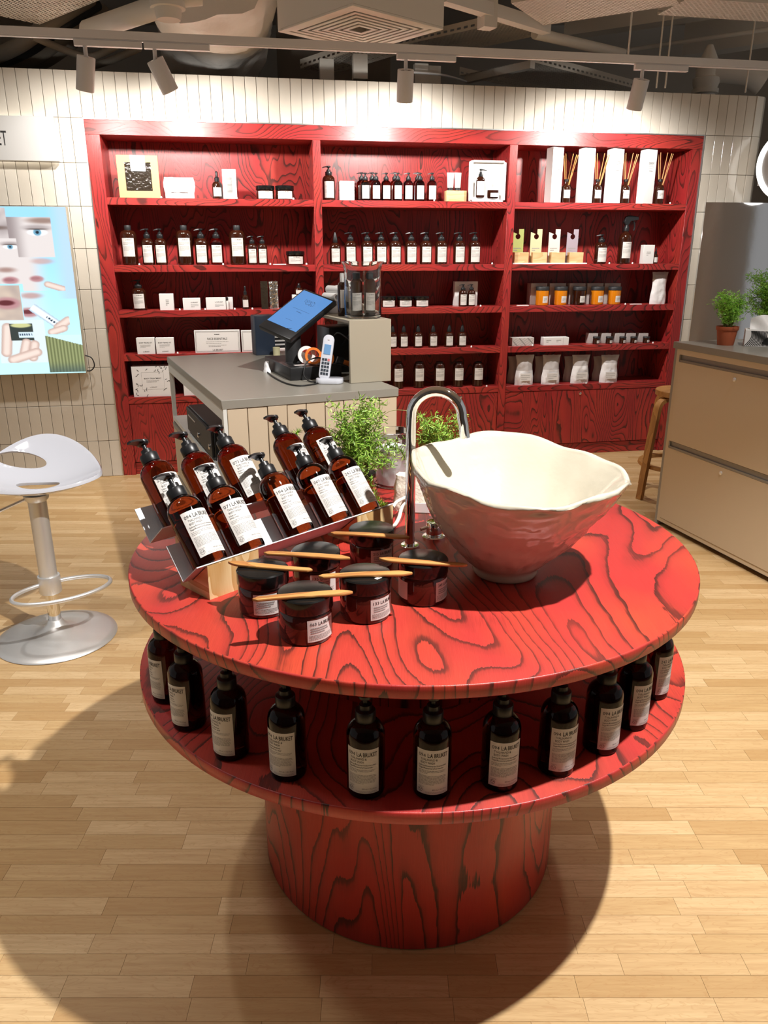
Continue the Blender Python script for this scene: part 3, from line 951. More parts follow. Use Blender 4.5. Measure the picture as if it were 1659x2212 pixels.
# ---- cartons and pouches on the shelves
def carton(name, label, px, row, py_top, w_px, d=0.05, mat='card', group=None, v_front=0.02, turn=0.0, pr=None, cat='box'):
    u, v, z, h, wm = spot_on(px, row, py_top, w_px, v_front)
    v = v_front + d / 2
    if row == 0: h = min(h, 2.262 - z)                     # stays under the top rail
    root = thing(name, label, cat, wall_pt(u, v, z), WROT + turn, group)
    body = MB().box(-wm / 2, wm / 2, -d / 2, d / 2, 0, h).build('carton', mat, root, bevel=0.0012, bseg=1)
    if pr:
        P_ = Print(); pr(P_, wm, h)
        P_.flat().build('print', ['ink', 'ink_grey', 'card', 'dark'], root, loc=(0, -d / 2, 0), smooth=0)
    return root


def pr_small(title=None, k=5):
    def f(p, w_, h):
        if title: p.text(title, 0, h * 0.66, h * 0.11, w_ * 0.72, align='c', bold=0.01)
        p.text('L:A BRUKET', 0, h * 0.12, h * 0.09, w_ * 0.36, align='c', bold=0.01)
        p.lines(-w_ * 0.3, w_ * 0.3, h * 0.55, 3, h * 0.07, h * 0.025, random.Random(k))
    return f


def pr_side(p, w_, h):
    p.text('L:A BRUKET', -w_ * 0.05, h * 0.6, h * 0.12, w_ * 0.42, bold=0.01)
    p.lines(-w_ * 0.05, w_ * 0.42, h * 0.45, 3, h * 0.1, h * 0.035, random.Random(6))


def pr_face(p, w_, h):
    for a in (0.02, 0.035):
        x0, x1, y0, y1 = -w_ / 2 + a * w_, w_ / 2 - a * w_, a * w_, h - a * w_; t = 0.0012
        p.rect(x0, x1, y0, y0 + t); p.rect(x0, x1, y1 - t, y1); p.rect(x0, x0 + t, y0, y1); p.rect(x1 - t, x1, y0, y1)
    p.lines(-w_ * 0.06, w_ * 0.06, h * 0.80, 1, 0.1, h * 0.035, random.Random(2), 0, 1)
    p.text('FACE ESSENTIALS', 0, h * 0.58, h * 0.13, w_ * 0.44, align='c', bold=0.01)
    p.lines(-w_ * 0.25, w_ * 0.25, h * 0.48, 2, h * 0.07, h * 0.018, random.Random(3), 1, 0.7)
    p.lines(-w_ * 0.20, w_ * 0.20, h * 0.33, 2, h * 0.06, h * 0.018, random.Random(3), 1, 0.7)
    p.text('L:A BRUKET', 0, h * 0.09, h * 0.10, w_ * 0.23, align='c', bold=0.01)


def pr_pattern(seed):
    def f(p, w_, h):
        rn = random.Random(seed)
        for k in range(46):
            x, y = rn.uniform(-w_ * 0.46, w_ * 0.46), rn.uniform(h * 0.04, h * 0.96)
            if abs(x) < w_ * 0.29 and h * 0.22 < y < h * 0.78: continue
            a = rn.uniform(0, 6.3); L = rn.uniform(0.03, 0.10) * w_; pts = []
            for i in range(7):
                pts.append((max(-w_ * 0.49, min(w_ * 0.49, x)), max(0.01 * h, min(0.99 * h, y)))); x += math.cos(a) * L / 5; y += math.sin(a) * L / 5; a += rn.uniform(-0.8, 0.8)
            p.stroke(pts, w_ * 0.012)
        x0, x1, y0, y1 = -w_ * 0.27, w_ * 0.27, h * 0.24, h * 0.80; t = 0.001
        p.rect(x0, x1, y0, y0 + t, 1); p.rect(x0, x1, y1 - t, y1, 1); p.rect(x0, x0 + t, y0, y1, 1); p.rect(x1 - t, x1, y0, y1, 1)
        p.text('BODY TREATMENT', 0, h * 0.58, h * 0.055, w_ * 0.42, align='c', bold=0.01)
        p.lines(-w_ * 0.16, w_ * 0.16, h * 0.52, 2, h * 0.04, h * 0.014, rn, 1, 0.8)
        p.text('L:A BRUKET', 0, h * 0.30, h * 0.04, w_ * 0.18, align='c', bold=0.01)
    return f


def pr_leaflines(p, w_, h):
    rn = random.Random(5)
    for k in range(16):
        x = -w_ * 0.48 + w_ * 0.96 * k / 15
        p.stroke([(max(-w_ * 0.49, min(w_ * 0.49, x + 0.02 * math.sin(i + k))), h * (0.05 + 0.9 * i / 5)) for i in range(6)], w_ * 0.012, 1)


def pr_tall(p, w_, h):
    p.lines(-w_ * 0.28, w_ * 0.28, h * 0.76, 3, h * 0.022, h * 0.008, random.Random(1), 0, 0.8)
    p.lines(-w_ * 0.28, w_ * 0.28, h * 0.68, 2, h * 0.025, h * 0.006, random.Random(1), 1, 0.8)
    p.lines(-w_ * 0.18, w_ * 0.18, h * 0.60, 1, h * 0.025, h * 0.008, random.Random(1), 0, 1)


carton('tall_carton', 'tall slim white carton next to the slim amber bottle', 496, 0, 367, 29, pr=lambda p, w_, h: (p.rect(-w_ * 0.2, w_ * 0.2, h * 0.2, h * 0.8, 1), p.rect(-w_ * 0.18, w_ * 0.18, h * 0.21, h * 0.79, 2)))
carton('small_carton', 'small upright white carton beside the single dark pump bottle', 361, 2, 634, 29, pr=lambda p, w_, h: p.lines(-w_ * 0.05, w_ * 0.18, h * 0.6, 4, h * 0.1, h * 0.05, random.Random(3)))
carton('small_carton', 'low white carton with side print between two white cartons', 415, 2, 643, 36, pr=pr_side)
carton('small_carton', 'wide low white carton reading a perfume name, beside a tiny vial', 467, 2, 642, 41, pr=pr_side)
carton('small_carton', 'narrow white carton right behind a tiny vial', 497, 2, 642, 12, v_front=0.06)
for px, t in ((317, 'left of two alike'), (358, 'right of two alike')):
    carton('travel_kit_carton', 'small travel kit carton ' + ('next to the side panel' if px < 330 else 'next to the face essentials carton'), px, 3, 728, 37, group='pair of travel kit cartons', pr=pr_small('BODY TRAVEL KIT'))
for px in (471, 569): carton('face_set_carton', 'face essentials carton fully in view above the counter' if px < 500 else 'face essentials carton half hidden behind the till terminal', px, 3, 709, 93, d=0.07, group='face essentials cartons', pr=pr_face)
for px in (335, 441): carton('body_set_carton', 'scribble-patterned white body treatment carton fully in view' if px < 400 else 'scribble-patterned white carton half hidden by the till counter', px, 4, 785, 83, d=0.10, group='patterned body treatment cartons', pr=pr_pattern(px))
carton('carton_plinth', 'small grey plinth under a dropper bottle', 646, 2, 636, 30, d=0.060, v_front=0.03)
_h = spot_on(646, 2, 636, 30, 0.03)
plinth_dropper.location = wall_pt(_h[0], 0.060, SZ[2] + _h[3]); plinth_dropper.scale.z *= (wall_uz(646, 612, 0.06)[1] - SZ[2] - _h[3]) / (plinth_dropper.scale.z * 0.107)
z_ = carton('small_carton', 'lower small white carton of a stack of two', 748, 0, 412, 31, d=0.085, pr=lambda p, w_, h: p.lines(-w_ * 0.3, w_ * 0.3, h * 0.6, 2, h * 0.2, h * 0.07, random.Random(3)))
u, v, z, h, wm = spot_on(748, 0, 412, 31, 0.02)
zt2 = wall_uz(748, 392, 0.06)[1]
up = thing('small_carton', 'upper small white carton of a stack of two', 'box', wall_pt(u, 0.0625, z + h), WROT)
MB().box(-wm / 2, wm / 2, -0.042, 0.042, 0.0005, zt2 - z - h).build('carton', 'card', up, bevel=0.0012, bseg=1)
Print().lines(-wm * 0.3, wm * 0.3, (zt2 - z - h) * 0.6, 2, 0.012, 0.004, random.Random(4)).flat().build('print', ['ink', 'ink_grey'], up, loc=(0, -0.042, 0), smooth=0)
carton('gift_carton', 'open white gift carton standing behind two slim pump bottles', 1000, 2, 607, 50, d=0.05, v_front=0.11)
for px, b in ((1195, 1), (1263, 2), (1324, 3), (1395, 4)):
    carton('tall_carton', ORD[b - 1] + ' tall white diffuser carton from the open gift box', px, 0, 316, 29, d=0.070, turn=0.35, group='tall diffuser cartons', pr=pr_tall)
carton('small_carton', 'small upright white carton next to the trigger spray bottle', 1395, 1, 529, 25, pr=lambda p, w_, h: p.lines(-w_ * 0.2, w_ * 0.2, h * 0.6, 3, h * 0.08, h * 0.03, random.Random(3)))
for i, px in enumerate((1157, 1197, 1239, 1277, 1314)): carton('candle_carton', ORD[i] + ' grey candle carton from the bay divider, behind its candle', px, 2, 611, 36, d=0.085, mat='card_grey', group='candle cartons', v_front=0.13)
for i, px in enumerate((1277, 1305, 1334, 1358, 1385)): carton('mini_candle_carton', ORD[i] + ' little grey miniature candle carton from the low white carton', px, 3, 719, 21, d=0.06, mat='card_grey', group='miniature candle cartons', v_front=0.09)
carton('patterned_carton', 'low carton with grey wavy line pattern on the fourth right shelf', 1122, 3, 727, 48, d=0.07, mat='card_grey', pr=pr_leaflines)
carton('flat_carton', 'low wide white carton beside the wavy patterned one', 1191, 3, 726, 56, d=0.07, pr=lambda p, w_, h: (p.lines(-w_ * 0.4, -w_ * 0.2, h * 0.6, 2, h * 0.2, h * 0.07, random.Random(3)), p.lines(w_ * 0.0, w_ * 0.2, h * 0.6, 2, h * 0.2, h * 0.07, random.Random(3)), p.rect(w_ * 0.27, w_ * 0.275, 0, h, 1)))


def pillow(name, label, px, row, py_top, w_px, d, mats, group=None, v_front=0.03, neck=1.0, split=None, cat='pouch', turn=0.0, seed=1, lab=None):
    """soft pouch: flat seams round a bulging middle"""
    u, v, z, h, wm = spot_on(px, row, py_top, w_px, v_front)
    v = v_front + d / 2
    root = thing(name, label, cat, wall_pt(u, v, z), WROT + turn, group)
    nx, nz = 12, 16; rn = random.Random(seed)

    def half(sgn, z0=0.0, z1=1.0):
        vs = []; fs = []
        for j in range(nz + 1):
            t = z0 + (z1 - z0) * j / nz
            wf = 1.0 - neck * 0.14 * math.sin(PI * min(1, max(0, (t - 0.25) / 0.75)))
            wf += 0.03 * noise.noise(Vector((t * 6, seed, 0)))
            for i in range(nx + 1):
                s_ = i / nx * 2 - 1
                prof = (1 - s_ ** 4) * (1 - (2 * t - 0.75) ** 4 * 0.38 if t < 0.9 else (1 - t) * 5.0 + 0.06)
                prof = max(prof, 0.02) * (1 - 0.45 * t)
                y_ = sgn * d / 2 * prof * (1 + 0.25 * noise.noise(Vector((s_ * 2.5, t * 5, seed + sgn))))
                vs.append((s_ * wm / 2 * wf, y_, max(0.0, t * h + (0.015 * h * noise.noise(Vector((s_ * 3, seed, t))) if t > 0.5 else 0))))
        for j in range(nz):
            for i in range(nx):
                a = j * (nx + 1) + i
                q = (a, a + 1, a + nx + 2, a + nx + 1)
                fs.append(q if sgn < 0 else q[::-1])
        return vs, fs
    if split:
        for nm, a, b, mt in (('pouch_fill', 0, split, mats[0]), ('pouch_top', split, 1, mats[1])):
            mb = MB()
            for sg in (-1, 1):
                vs, fs = half(sg, a, b); mb.add(vs, fs)
            mb.build(nm, mt, root, smooth=80)
    else:
        mb = MB()
        for sg in (-1, 1):
            vs, fs = half(sg); mb.add(vs, fs)
        mb.build('pouch', mats[0], root, smooth=80)
    if lab:
        P_ = Print().rect(-wm * 0.3, wm * 0.3, h * lab[0], h * lab[1], 2)
        P_.lines(-wm * 0.25, wm * 0.25, h * (lab[1] - 0.08), 3, h * 0.06, h * 0.02, rn, 1, 0.7)
        P_.flat().build('label', ['ink', 'ink_grey', 'card'], root, loc=(0, -d * 0.54, 0), smooth=0)
    return root


pillow('soap_pouch', 'small white pillow pouch beside the kraft card pack', 389, 0, 385, 60, 0.07, ['pouch'], neck=-0.6, lab=(0.3, 0.75), seed=3)
pillow('silver_pouch', 'crinkled silver foil pouch beside a black pack', 591, 2, 607, 19, 0.02, ['foil'], neck=0.2, seed=4, cat='pouch')
carton('black_pack', 'narrow glossy black pack beside the silver foil pouch', 571, 2, 607, 15, d=0.015, mat='film', v_front=0.03, cat='pack')
pillow('refill_pouch', 'white refill pouch with clear top at the end of the candle shelf', 1419, 2, 587, 37, 0.075, ['pouch', 'pouch_clear'], split=0.78, seed=5)
for i, px in enumerate((1129, 1186, 1249, 1311)):
    pillow('refill_pouch', ORD[i] + ' front refill pouch from the bay divider, lowest right shelf', px, 4, 765, 41, 0.075, ['pouch', 'pouch_clear'], 'front row of refill pouches', split=(0.48, 0.5, 0.62, 0.72)[i], seed=6 + i, v_front=0.02, lab=(0.15, 0.4))
    pillow('refill_pouch', ORD[i] + ' rear greyish refill pouch from the bay divider, half hidden', px - 17, 4, 768, 40, 0.07, ['pouch_clear'], 'rear row of refill pouches', seed=16 + i, v_front=0.12)

# kraft card pack with a film window and a white tag
u, v, z, h, wm = spot_on(304, 0, 340, 83, 0.03)
kp = thing('kraft_pack', 'square kraft card pack with dark film window and white tag', 'pack', wall_pt(u, 0.05, z), WROT)
a_, b_ = 0.20, 0.82
fr = MB()
for (x0, x1, z0, z1) in ((-0.5, -0.32, 0, 1), (0.32, 0.5, 0, 1), (-0.32, 0.32, 0, 0.17), (-0.32, 0.32, 0.84, 1)): fr.box(x0 * wm, x1 * wm, -0.015, 0.0, z0 * h, z1 * h)
fr.build('card_frame', 'kraft', kp)
MB().box(-0.32 * wm, 0.32 * wm, -0.010, -0.002, 0.17 * h, 0.84 * h).build('film_window', 'film', kp)
Print().rect(-0.17 * wm, 0.19 * wm, 0.63 * h, 1.0 * h, 2).lines(-0.13 * wm, 0.15 * wm, 0.88 * h, 4, 0.06 * h, 0.02 * h, random.Random(8)).flat().build('tag', ['ink', 'ink_grey', 'card'], kp, loc=(0, -0.016, 0), smooth=0)

# wooden soap block with two white tubes on it
u, v, z, h, wm = spot_on(981, 0, 413, 44, 0.03)
sb = MB().box(-wm / 2, wm / 2, -0.035, 0.035, 0, h).build('wooden_block', 'blockwood', None, wall_pt(u, 0.07, z), (0, 0, WROT), grain='x', bevel=0.002)
tag(sb, 'pale wooden block carrying two white tubes on the top middle shelf', 'block')
for px in (973, 989):
    uu, zz = wall_uz(px, 392, 0.07); zt = wall_uz(px, 373, 0.07)[1]; hh = zt - z - h
    r_ = 0.0235
    tb = thing('cream_tube', 'white cream tube standing upright on the pale wooden block', 'tube', wall_pt(uu, 0.07, z + h), WROT, 'two tubes on the wooden block')
    vs = []; n = 16
    for j, (fx, fy, zz_) in enumerate(((0.85, 0.85, 0.16), (0.9, 0.9, 0.2), (1.0, 0.6, 0.6), (1.12, 0.08, 1.0))):
        for k in range(n): vs.append((r_ * fx * math.cos(2 * PI * k / n), r_ * fy * math.sin(2 * PI * k / n), zz_ * hh))
    fs = [(j * n + k, j * n + (k + 1) % n, (j + 1) * n + (k + 1) % n, (j + 1) * n + k) for j in range(3) for k in range(n)] + [tuple(3 * n + k for k in range(n))]
    MB().add(vs, fs).build('tube_body', 'card', tb)
    MB().lathe([(r_ * 0.85, 0), (r_ * 0.85, hh * 0.17)], 18).build('cap', 'black_soft', tb)

# gift box lying open with a bottle, a tube and a jar
u, v, z, h, wm = spot_on(1042, 0, 351, 76, 0.02)
gb = thing('gift_box', 'white gift box standing open with bottle, tube and jar inset', 'box', wall_pt(u, 0.06, z), WROT)
MB().prism(rrect(-wm / 2, wm / 2, 0, h, 0.012), -0.005, 0.03, mtx=Matrix.Rotation(PI / 2, 4, 'X')).build('tray', 'card', gb)
rim = MB()
for (x0, x1, z0, z1) in ((-0.5, -0.44, 0.04, 0.96), (0.44, 0.5, 0.04, 0.96), (-0.44, 0.44, 0, 0.05), (-0.44, 0.44, 0.95, 1.0)): rim.box(x0 * wm, x1 * wm, -0.055, -0.03, z0 * h, z1 * h)
rim.build('box_rim', 'card', gb, bevel=0.002, bseg=1)
bt = obj('inset_bottle', BODY_D, gb, (-0.20 * wm, -0.034, 0.10 * h), None, (wm * 0.0036 / 0.00108 * 0.0 + 0.9 * wm / 0.26, 0.3, h * 0.52 / 0.15))
obj('inset_pump', PUMP, gb, (-0.20 * wm, -0.034, 0.10 * h), (0, 0, PI), (0.9 * wm / 0.26, 0.3, h * 0.52 / 0.15))
Print().rect(-0.31 * wm, -0.10 * wm, 0.16 * h, 0.50 * h, 2).flat().build('inset_label', ['ink', 'ink_grey', 'card'], gb, loc=(0, -0.047, 0), smooth=0)
MB().lathe([(0.001, 0.38 * h), (0.03 * wm, 0.40 * h), (0.05 * wm, 0.50 * h), (0.10 * wm, 0.82 * h)], 16, (0.18 * wm, -0.034, 0), sy=0.3).build('inset_tube', 'card_grey', gb)
MB().lathe([(0.15 * wm, 0), (0.16 * wm, 0.01), (0.16 * wm, 0.20 * h)], 20, (0.17 * wm, -0.034, 0.09 * h), sy=0.3).build('inset_jar', 'amber_dark', gb)
Print().rect(0.08 * wm, 0.30 * wm, 0.12 * h, 0.22 * h, 2).flat().build('inset_jar_label', ['ink', 'ink_grey', 'card'], gb, loc=(0, -0.053, 0), smooth=0)

# tray of four wooden blocks with hang cards
u0, _ = wall_uz(1108, 566, 0.02); u1, _ = wall_uz(1268, 566, 0.02)
trw = u1 - u0
tr = tag(MB().box(0, trw, 0, 0.15, 0, 0.008).build('display_tray', 'card', None, wall_pt(u0, 0.02, SZ[1]), (0, 0, WROT)), 'low white tray carrying four wooden blocks with hang cards', 'tray')
for i, (nm, adj) in enumerate((('green', 'lime green'), ('sand', 'sandy yellow'), ('pinkish', 'cream white'), ('lilac', 'greyish lilac'))):
    uc = u0 + trw * (0.125 + 0.247 * i)
    b_ = MB().box(-0.055, 0.055, 0, 0.05, 0, 0.075).build('wooden_block', 'blockwood', None, wall_pt(uc, 0.04, SZ[1] + 0.008), (0, 0, WROT), grain='x', bevel=0.0015, bseg=1)
    tag(b_, 'pale wooden block holding the %s hang card' % adj, 'block')
    c_ = thing('hang_card', '%s hang card with a hook hole behind a wooden block' % adj, 'card', wall_pt(uc - 0.012, 0.11, SZ[1] + 0.008), WROT)
    hh = wall_uz(1150, 495, 0.11)[1] - SZ[1] - 0.008
    poly = [(-0.045, 0), (0.045, 0), (0.045, hh), (0.03, hh)] + arc(0, hh - 0.055, 0.02, PI / 2 - 0.9, -1.5 * PI + 0.9, 12)[::1]
    poly = [(-0.045, 0), (0.045, 0), (0.045, hh), (0.006, hh), (0.006, hh - 0.034)] + arc(0, hh - 0.052, 0.019, 1.2, 1.2 - 5.0, 12) + [(-0.006, hh - 0.034), (-0.045, hh - 0.02)]
    MB().prism(poly, -0.001, 0.001, mtx=Matrix.Rotation(PI / 2, 4, 'X')).build('card_sheet', 'card_' + nm, c_, smooth=0)
    Print().lines(-0.03, 0.03, hh * 0.42, 2, 0.014, 0.006, random.Random(i)).flat().build('print', ['ink', 'ink_grey'], c_, loc=(0, -0.001, 0), smooth=0)
# tiny perfume vial
u, v, z, h, wm = spot_on(491, 2, 642, 6, 0.03)
vl = thing('perfume_vial', 'tiny perfume vial leaning on white cartons', 'vial', wall_pt(u, 0.035, z), WROT)
MB().lathe([(0.008, 0), (0.008, h * 0.68), (0.005, h * 0.74)], 12).build('vial_glass', 'label', vl)
MB().lathe([(0.0085, h * 0.74), (0.0085, h)], 12).build('cap', 'black', vl)
# price studs along the shelf edges
for row, pxs in ((0, (349, 512, 634, 938, 1448)), (1, (301, 482, 584, 662, 1063, 1316, 1366)), (2, (388, 443, 507, 545, 1038, 1350)), (3, (383, 1018, 1150, 1409)), (4, (1051, 1265))):
    for px in pxs:
        u, zz = wall_uz(px, project(wall_pt(2, 0.012, SZ[row]))[1], 0.012)
        s_ = MB().lathe([(0.006, 0), (0.006, 0.008), (0.003, 0.012)], 10).build('price_stud', 'card', None, wall_pt(u, 0.012, SZ[row]))
        tag(s_, 'tiny white stud at the front edge of a red shelf', 'stud', 'white studs along the shelf edges')
for px, row in ((604, 1), (1372, 2), (1128, 2)):
    u, zz = wall_uz(px, project(wall_pt(2, 0.03, SZ[row]))[1], 0.03)
    s_ = MB().box(-0.045, 0.045, -0.012, 0.012, 0, 0.006).build('shelf_tag', 'card', None, wall_pt(u, 0.025, SZ[row]), (0, 0, WROT))
    tag(s_, 'flat white tag lying on a shelf edge', 'tag', 'flat white shelf tags')

# ================================================================== ROUND DISPLAY TABLE
TC = Vector((0.066, 1.760, 0)); TR = 0.665; TZ = 0.88; LZ = 0.625
table = thing('display_table', 'round two-tier red stained plywood display table on a drum base', 'table', TC)


def disc(name, R, z0, z1, mat='ply_top'):
    b = 0.003
    p = MB(); seg = 128
    p.lathe([(R - b, z0), (R, z0 + b), (R, z1 - b), (R - b * 0.3, z1 - b * 0.3), (R - b, z1)], seg, cap=True)
    o = p.build(name, mat, table, smooth=50); return o


disc('table_top', TR, TZ - 0.027, TZ)
disc('lower_shelf', TR, LZ - 0.027, LZ)
MB().lathe([(0.392, 0.004), (0.392, LZ - 0.027)], 96).build('drum_base', 'ply_drum', table, smooth=50)
MB().lathe([(0.34, LZ), (0.34, TZ - 0.027)], 96).build('inner_drum', 'ply_drum', table, smooth=50)
MB().lathe([(0.386, 0), (0.386, 0.006)], 64).build('floor_ring', 'black_soft', table)


BODY_LOW = MB().lathe(BODY_PROF, 40).mesh('bottle_body_shaded', 'amber_shaded')  # lower-shelf bodies, shade put into the glass colour


def bottle_thing(label, loc, rotm, label_mesh_print, group=None, low=False, amber=True, pump_turn=0.0):
    o = thing('soap_bottle', label, 'bottle', loc, 0, group)
    o.rotation_euler = rotm if not isinstance(rotm, Matrix) else rotm.to_euler()
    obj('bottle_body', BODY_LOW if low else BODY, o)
    obj('pump', PUMP_LOW if low else PUMP, o, (0, 0, 0), (0, 0, pump_turn))
    l = obj('label', LABEL, o); obj('print', label_mesh_print, l)
    return o


SAGE = ('Salvia/Rosmarin/Lavendel', 'Sage/Rosemary/Lavender')
GRAPE = ('Grapefruktblad', 'Grapefruit leaf')


def print_mesh(num, l2, seed=1):
    return product_label(num, l2, seed=seed).bent(0.0355, 0.016).mesh('print', ['ink', 'ink_grey'], smooth=0)


pm_sage, pm_grape, pm_242 = print_mesh('094', SAGE), print_mesh('094', GRAPE), print_mesh('242', SAGE, 4)
low = [(367, 1522, pm_grape, 'grapefruit hand wash bottle at the shelf end facing the white stool', None),
       (412, 1582, pm_grape, 'hand wash bottle with grapefruit leaf label on the lower shelf', 'grapefruit bottles'),
       (503, 1647, pm_grape, 'hand wash bottle with grapefruit leaf label on the lower shelf', 'grapefruit bottles'),
       (625, 1692, pm_grape, 'hand wash bottle with grapefruit leaf label on the lower shelf', 'grapefruit bottles'),
       (791, 1730, pm_sage, 'hand wash bottle with sage and rosemary label on the lower shelf', 'sage bottles'),
       (931, 1732, pm_sage, 'hand wash bottle with sage and rosemary label on the lower shelf', 'sage bottles'),
       (1076, 1714, pm_sage, 'hand wash bottle with sage and rosemary label on the lower shelf', 'sage bottles'),
       (1197, 1681, pm_sage, 'hand wash bottle with sage and rosemary label on the lower shelf', 'sage bottles'),
       (1293, 1633, pm_sage, 'hand wash bottle with sage and rosemary label on the lower shelf', 'sage bottles'),
       (1357, 1580, pm_sage, 'hand wash bottle with sage and rosemary label on the lower shelf', 'sage bottles'),
       (1404, 1513, pm_242, 'hand wash bottle numbered 242 at the end of the lower shelf', None)]
cnt = {'sage bottles': 6, 'grapefruit bottles': 3}
for px, py, pm, lab, grp in low:
    if grp:
        cnt[grp] -= 1
        lab = ORD[cnt[grp]] + (' sage and rosemary bottle from the 242 bottle on the lower shelf' if grp == 'sage bottles' else ' grapefruit leaf bottle from the sage bottles on the lower shelf')
    p = at_z(px, py, LZ)
    d = Vector((p.x, p.y, 0)); d.normalize(); p = p + d * 0.034
    out = p - TC; head = math.atan2(out.x, -out.y)          # label turned outwards, and a little towards the room
    view = math.atan2(-p.x, p.y) * -1.0
    a = head * 0.72 - 0.04
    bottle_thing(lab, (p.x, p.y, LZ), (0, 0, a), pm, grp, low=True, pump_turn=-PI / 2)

# ---- tilted rack: two folded metal trays on pine blocks
ra = math.atan2(0.722, 0.692); A_ = Vector((math.cos(ra), math.sin(ra), 0)); N_ = Vector((-A_.y, A_.x, 0)); Z_ = Vector((0, 0, 1))
TILT = rad(40); LIP = N_ * -math.cos(TILT) + Z_ * math.sin(TILT); AX = N_ * math.sin(TILT) + Z_ * math.cos(TILT)
K1 = at_z(396, 1258, 0.908); RL = 0.575
K2 = K1 + N_ * 0.144 + Z_ * 0.045 + A_ * 0.025
rack = thing('bottle_rack', 'two-step tilted metal bottle rack resting on pine blocks on the round table', 'rack', (K1.x, K1.y, TZ))
off = Vector((K1.x, K1.y, TZ))


def sheet(K, d1, L1, name, L=RL, t=0.0022, a0=0.0, mat='speckle'):
    """metal sheet from edge K along d1"""
    nrm = A_.cross(d1); nrm.normalize()
    P = [K + A_ * a for a in (a0, a0 + L)]
    v = []
    for q in (0, t):
        for p_ in P:
            for s_ in (0, L1): v.append(p_ + d1 * s_ - nrm * q - off)
    MB().add(v, [(0, 1, 3, 2), (4, 6, 7, 5), (0, 4, 5, 1), (2, 3, 7, 6), (0, 2, 6, 4), (1, 5, 7, 3)]).build(name, mat, rack, smooth=0)


def tray_(K, back, nm, a0=0.0, L=RL):
    sheet(K, LIP, 0.074, nm + '_lip', L, a0=a0)
    sheet(K, AX, back, nm + '_back', L, a0=a0)


tray_(K1, 0.085, 'front_tray')
tray_(K2, 0.085, 'rear_tray', -0.012, RL + 0.012)
# pine blocks: cut to carry both trays
for a0, a1, rear in ((0.022, 0.150, 0), (RL - 0.13, RL - 0.005, 0), (0.10, 0.20, 1), (RL - 0.13, RL - 0.03, 1)):
    q = lambda n_, z: (n_, z)
    # section in the (N, Z) plane relative to the table top under K1
    zk = K1.z - TZ
    f0 = -0.060
    sect = [(f0, 0.0), (0.048, 0.0), (0.048, zk + 0.052), (0.0, zk - 0.003), (f0, zk - 0.003 + 0.050)]
    if rear: sect = [(0.090, 0.0), (0.190, 0.0), (0.190, zk + 0.045 + 0.051), (0.144, zk + 0.0415), (0.090, zk + 0.045 + 0.041)]
    v = [A_ * a + N_ * s_[0] + Z_ * s_[1] for a in (a0, a1) for s_ in sect]; n = len(sect)
    MB().add(v, [tuple(range(n - 1, -1, -1)), tuple(range(n, 2 * n))] + [(i, (i + 1) % n, n + (i + 1) % n, n + i) for i in range(n)]).build('pine_block', 'pine', rack, grain='x', smooth=0)
RM = Matrix((A_, N_ * math.cos(TILT) - Z_ * math.sin(TILT), AX)).transposed()


def rack_bottle(K, a, num, seed, l2, lab, turn):
    p = K + A_ * a + LIP * 0.0415 + AX * 0.0025
    R2 = RM @ Matrix.Rotation(turn, 3, 'Z')
    bottle_thing(lab, p, R2, print_mesh(num, l2, seed), pump_turn=0.55 - turn).scale = (1.1, 1.1, 1.1)


W2 = ('Vildros', 'Wild rose')
RB = {'094': 'at the open end of the front step, label reading sage', '071': 'between 094 and the gap in the front step', '194': 'after the gap in the front step', '069': 'between 194 and 242 in the front step',
      '242': 'at the fern end of the front step', '222': 'at the open end of the rear step', '104': 'between 222 and 073 in the rear step', '073': 'before the gap in the rear step', '076': 'turned sideways after the gap in the rear step', '174': 'at the fern end of the rear step'}
for a, num, turn in ((0.052, '094', 0.0), (0.150, '071', -0.02), (0.292, '194', 0.04), (0.405, '069', 0.0), (0.508, '242', -0.03)):
    rack_bottle(K1, a, num, int(num), SAGE if num == '094' else W2, 'amber bottle %s %s' % (num, RB[num]), turn)
for a, num, turn in ((0.052, '222', 0.05), (0.155, '104', 0.02), (0.255, '073', 0.0), (0.425, '076', 0.35), (0.525, '174', 0.05)):
    rack_bottle(K2, a, num, int(num), W2, 'amber bottle %s %s' % (num, RB[num]), turn)

# ---- cream jars with wooden spatulas across their lids
JB = MB().lathe(JAR_PROF, 48).mesh('jar_body', 'amber_jar')
JL = MB().lathe(LID_PROF, 48).mesh('jar_lid', 'lid')


def jar_print(num, w_=0.058, h=0.043, seed=1):
    rn = random.Random(seed); p = Print(); L = -w_ / 2 + 0.003
    p.text(num, L + 0.002, h - 0.011, 0.0085, 0.012); p.text('L:A BRUKET', L + 0.018, h - 0.0115, 0.0098, 0.034, bold=0.012)
    p.lines(L + 0.003, 0.014, h - 0.018, 3, 0.0042, 0.0024, rn, 1, 0.8)
    p.lines(L, w_ / 2 - 0.004, 0.012, 4, 0.0026, 0.0010, rn, 1, 0.8)
    return p.bent(0.0502, 0.009).mesh('print', ['ink', 'ink_grey'], smooth=0)


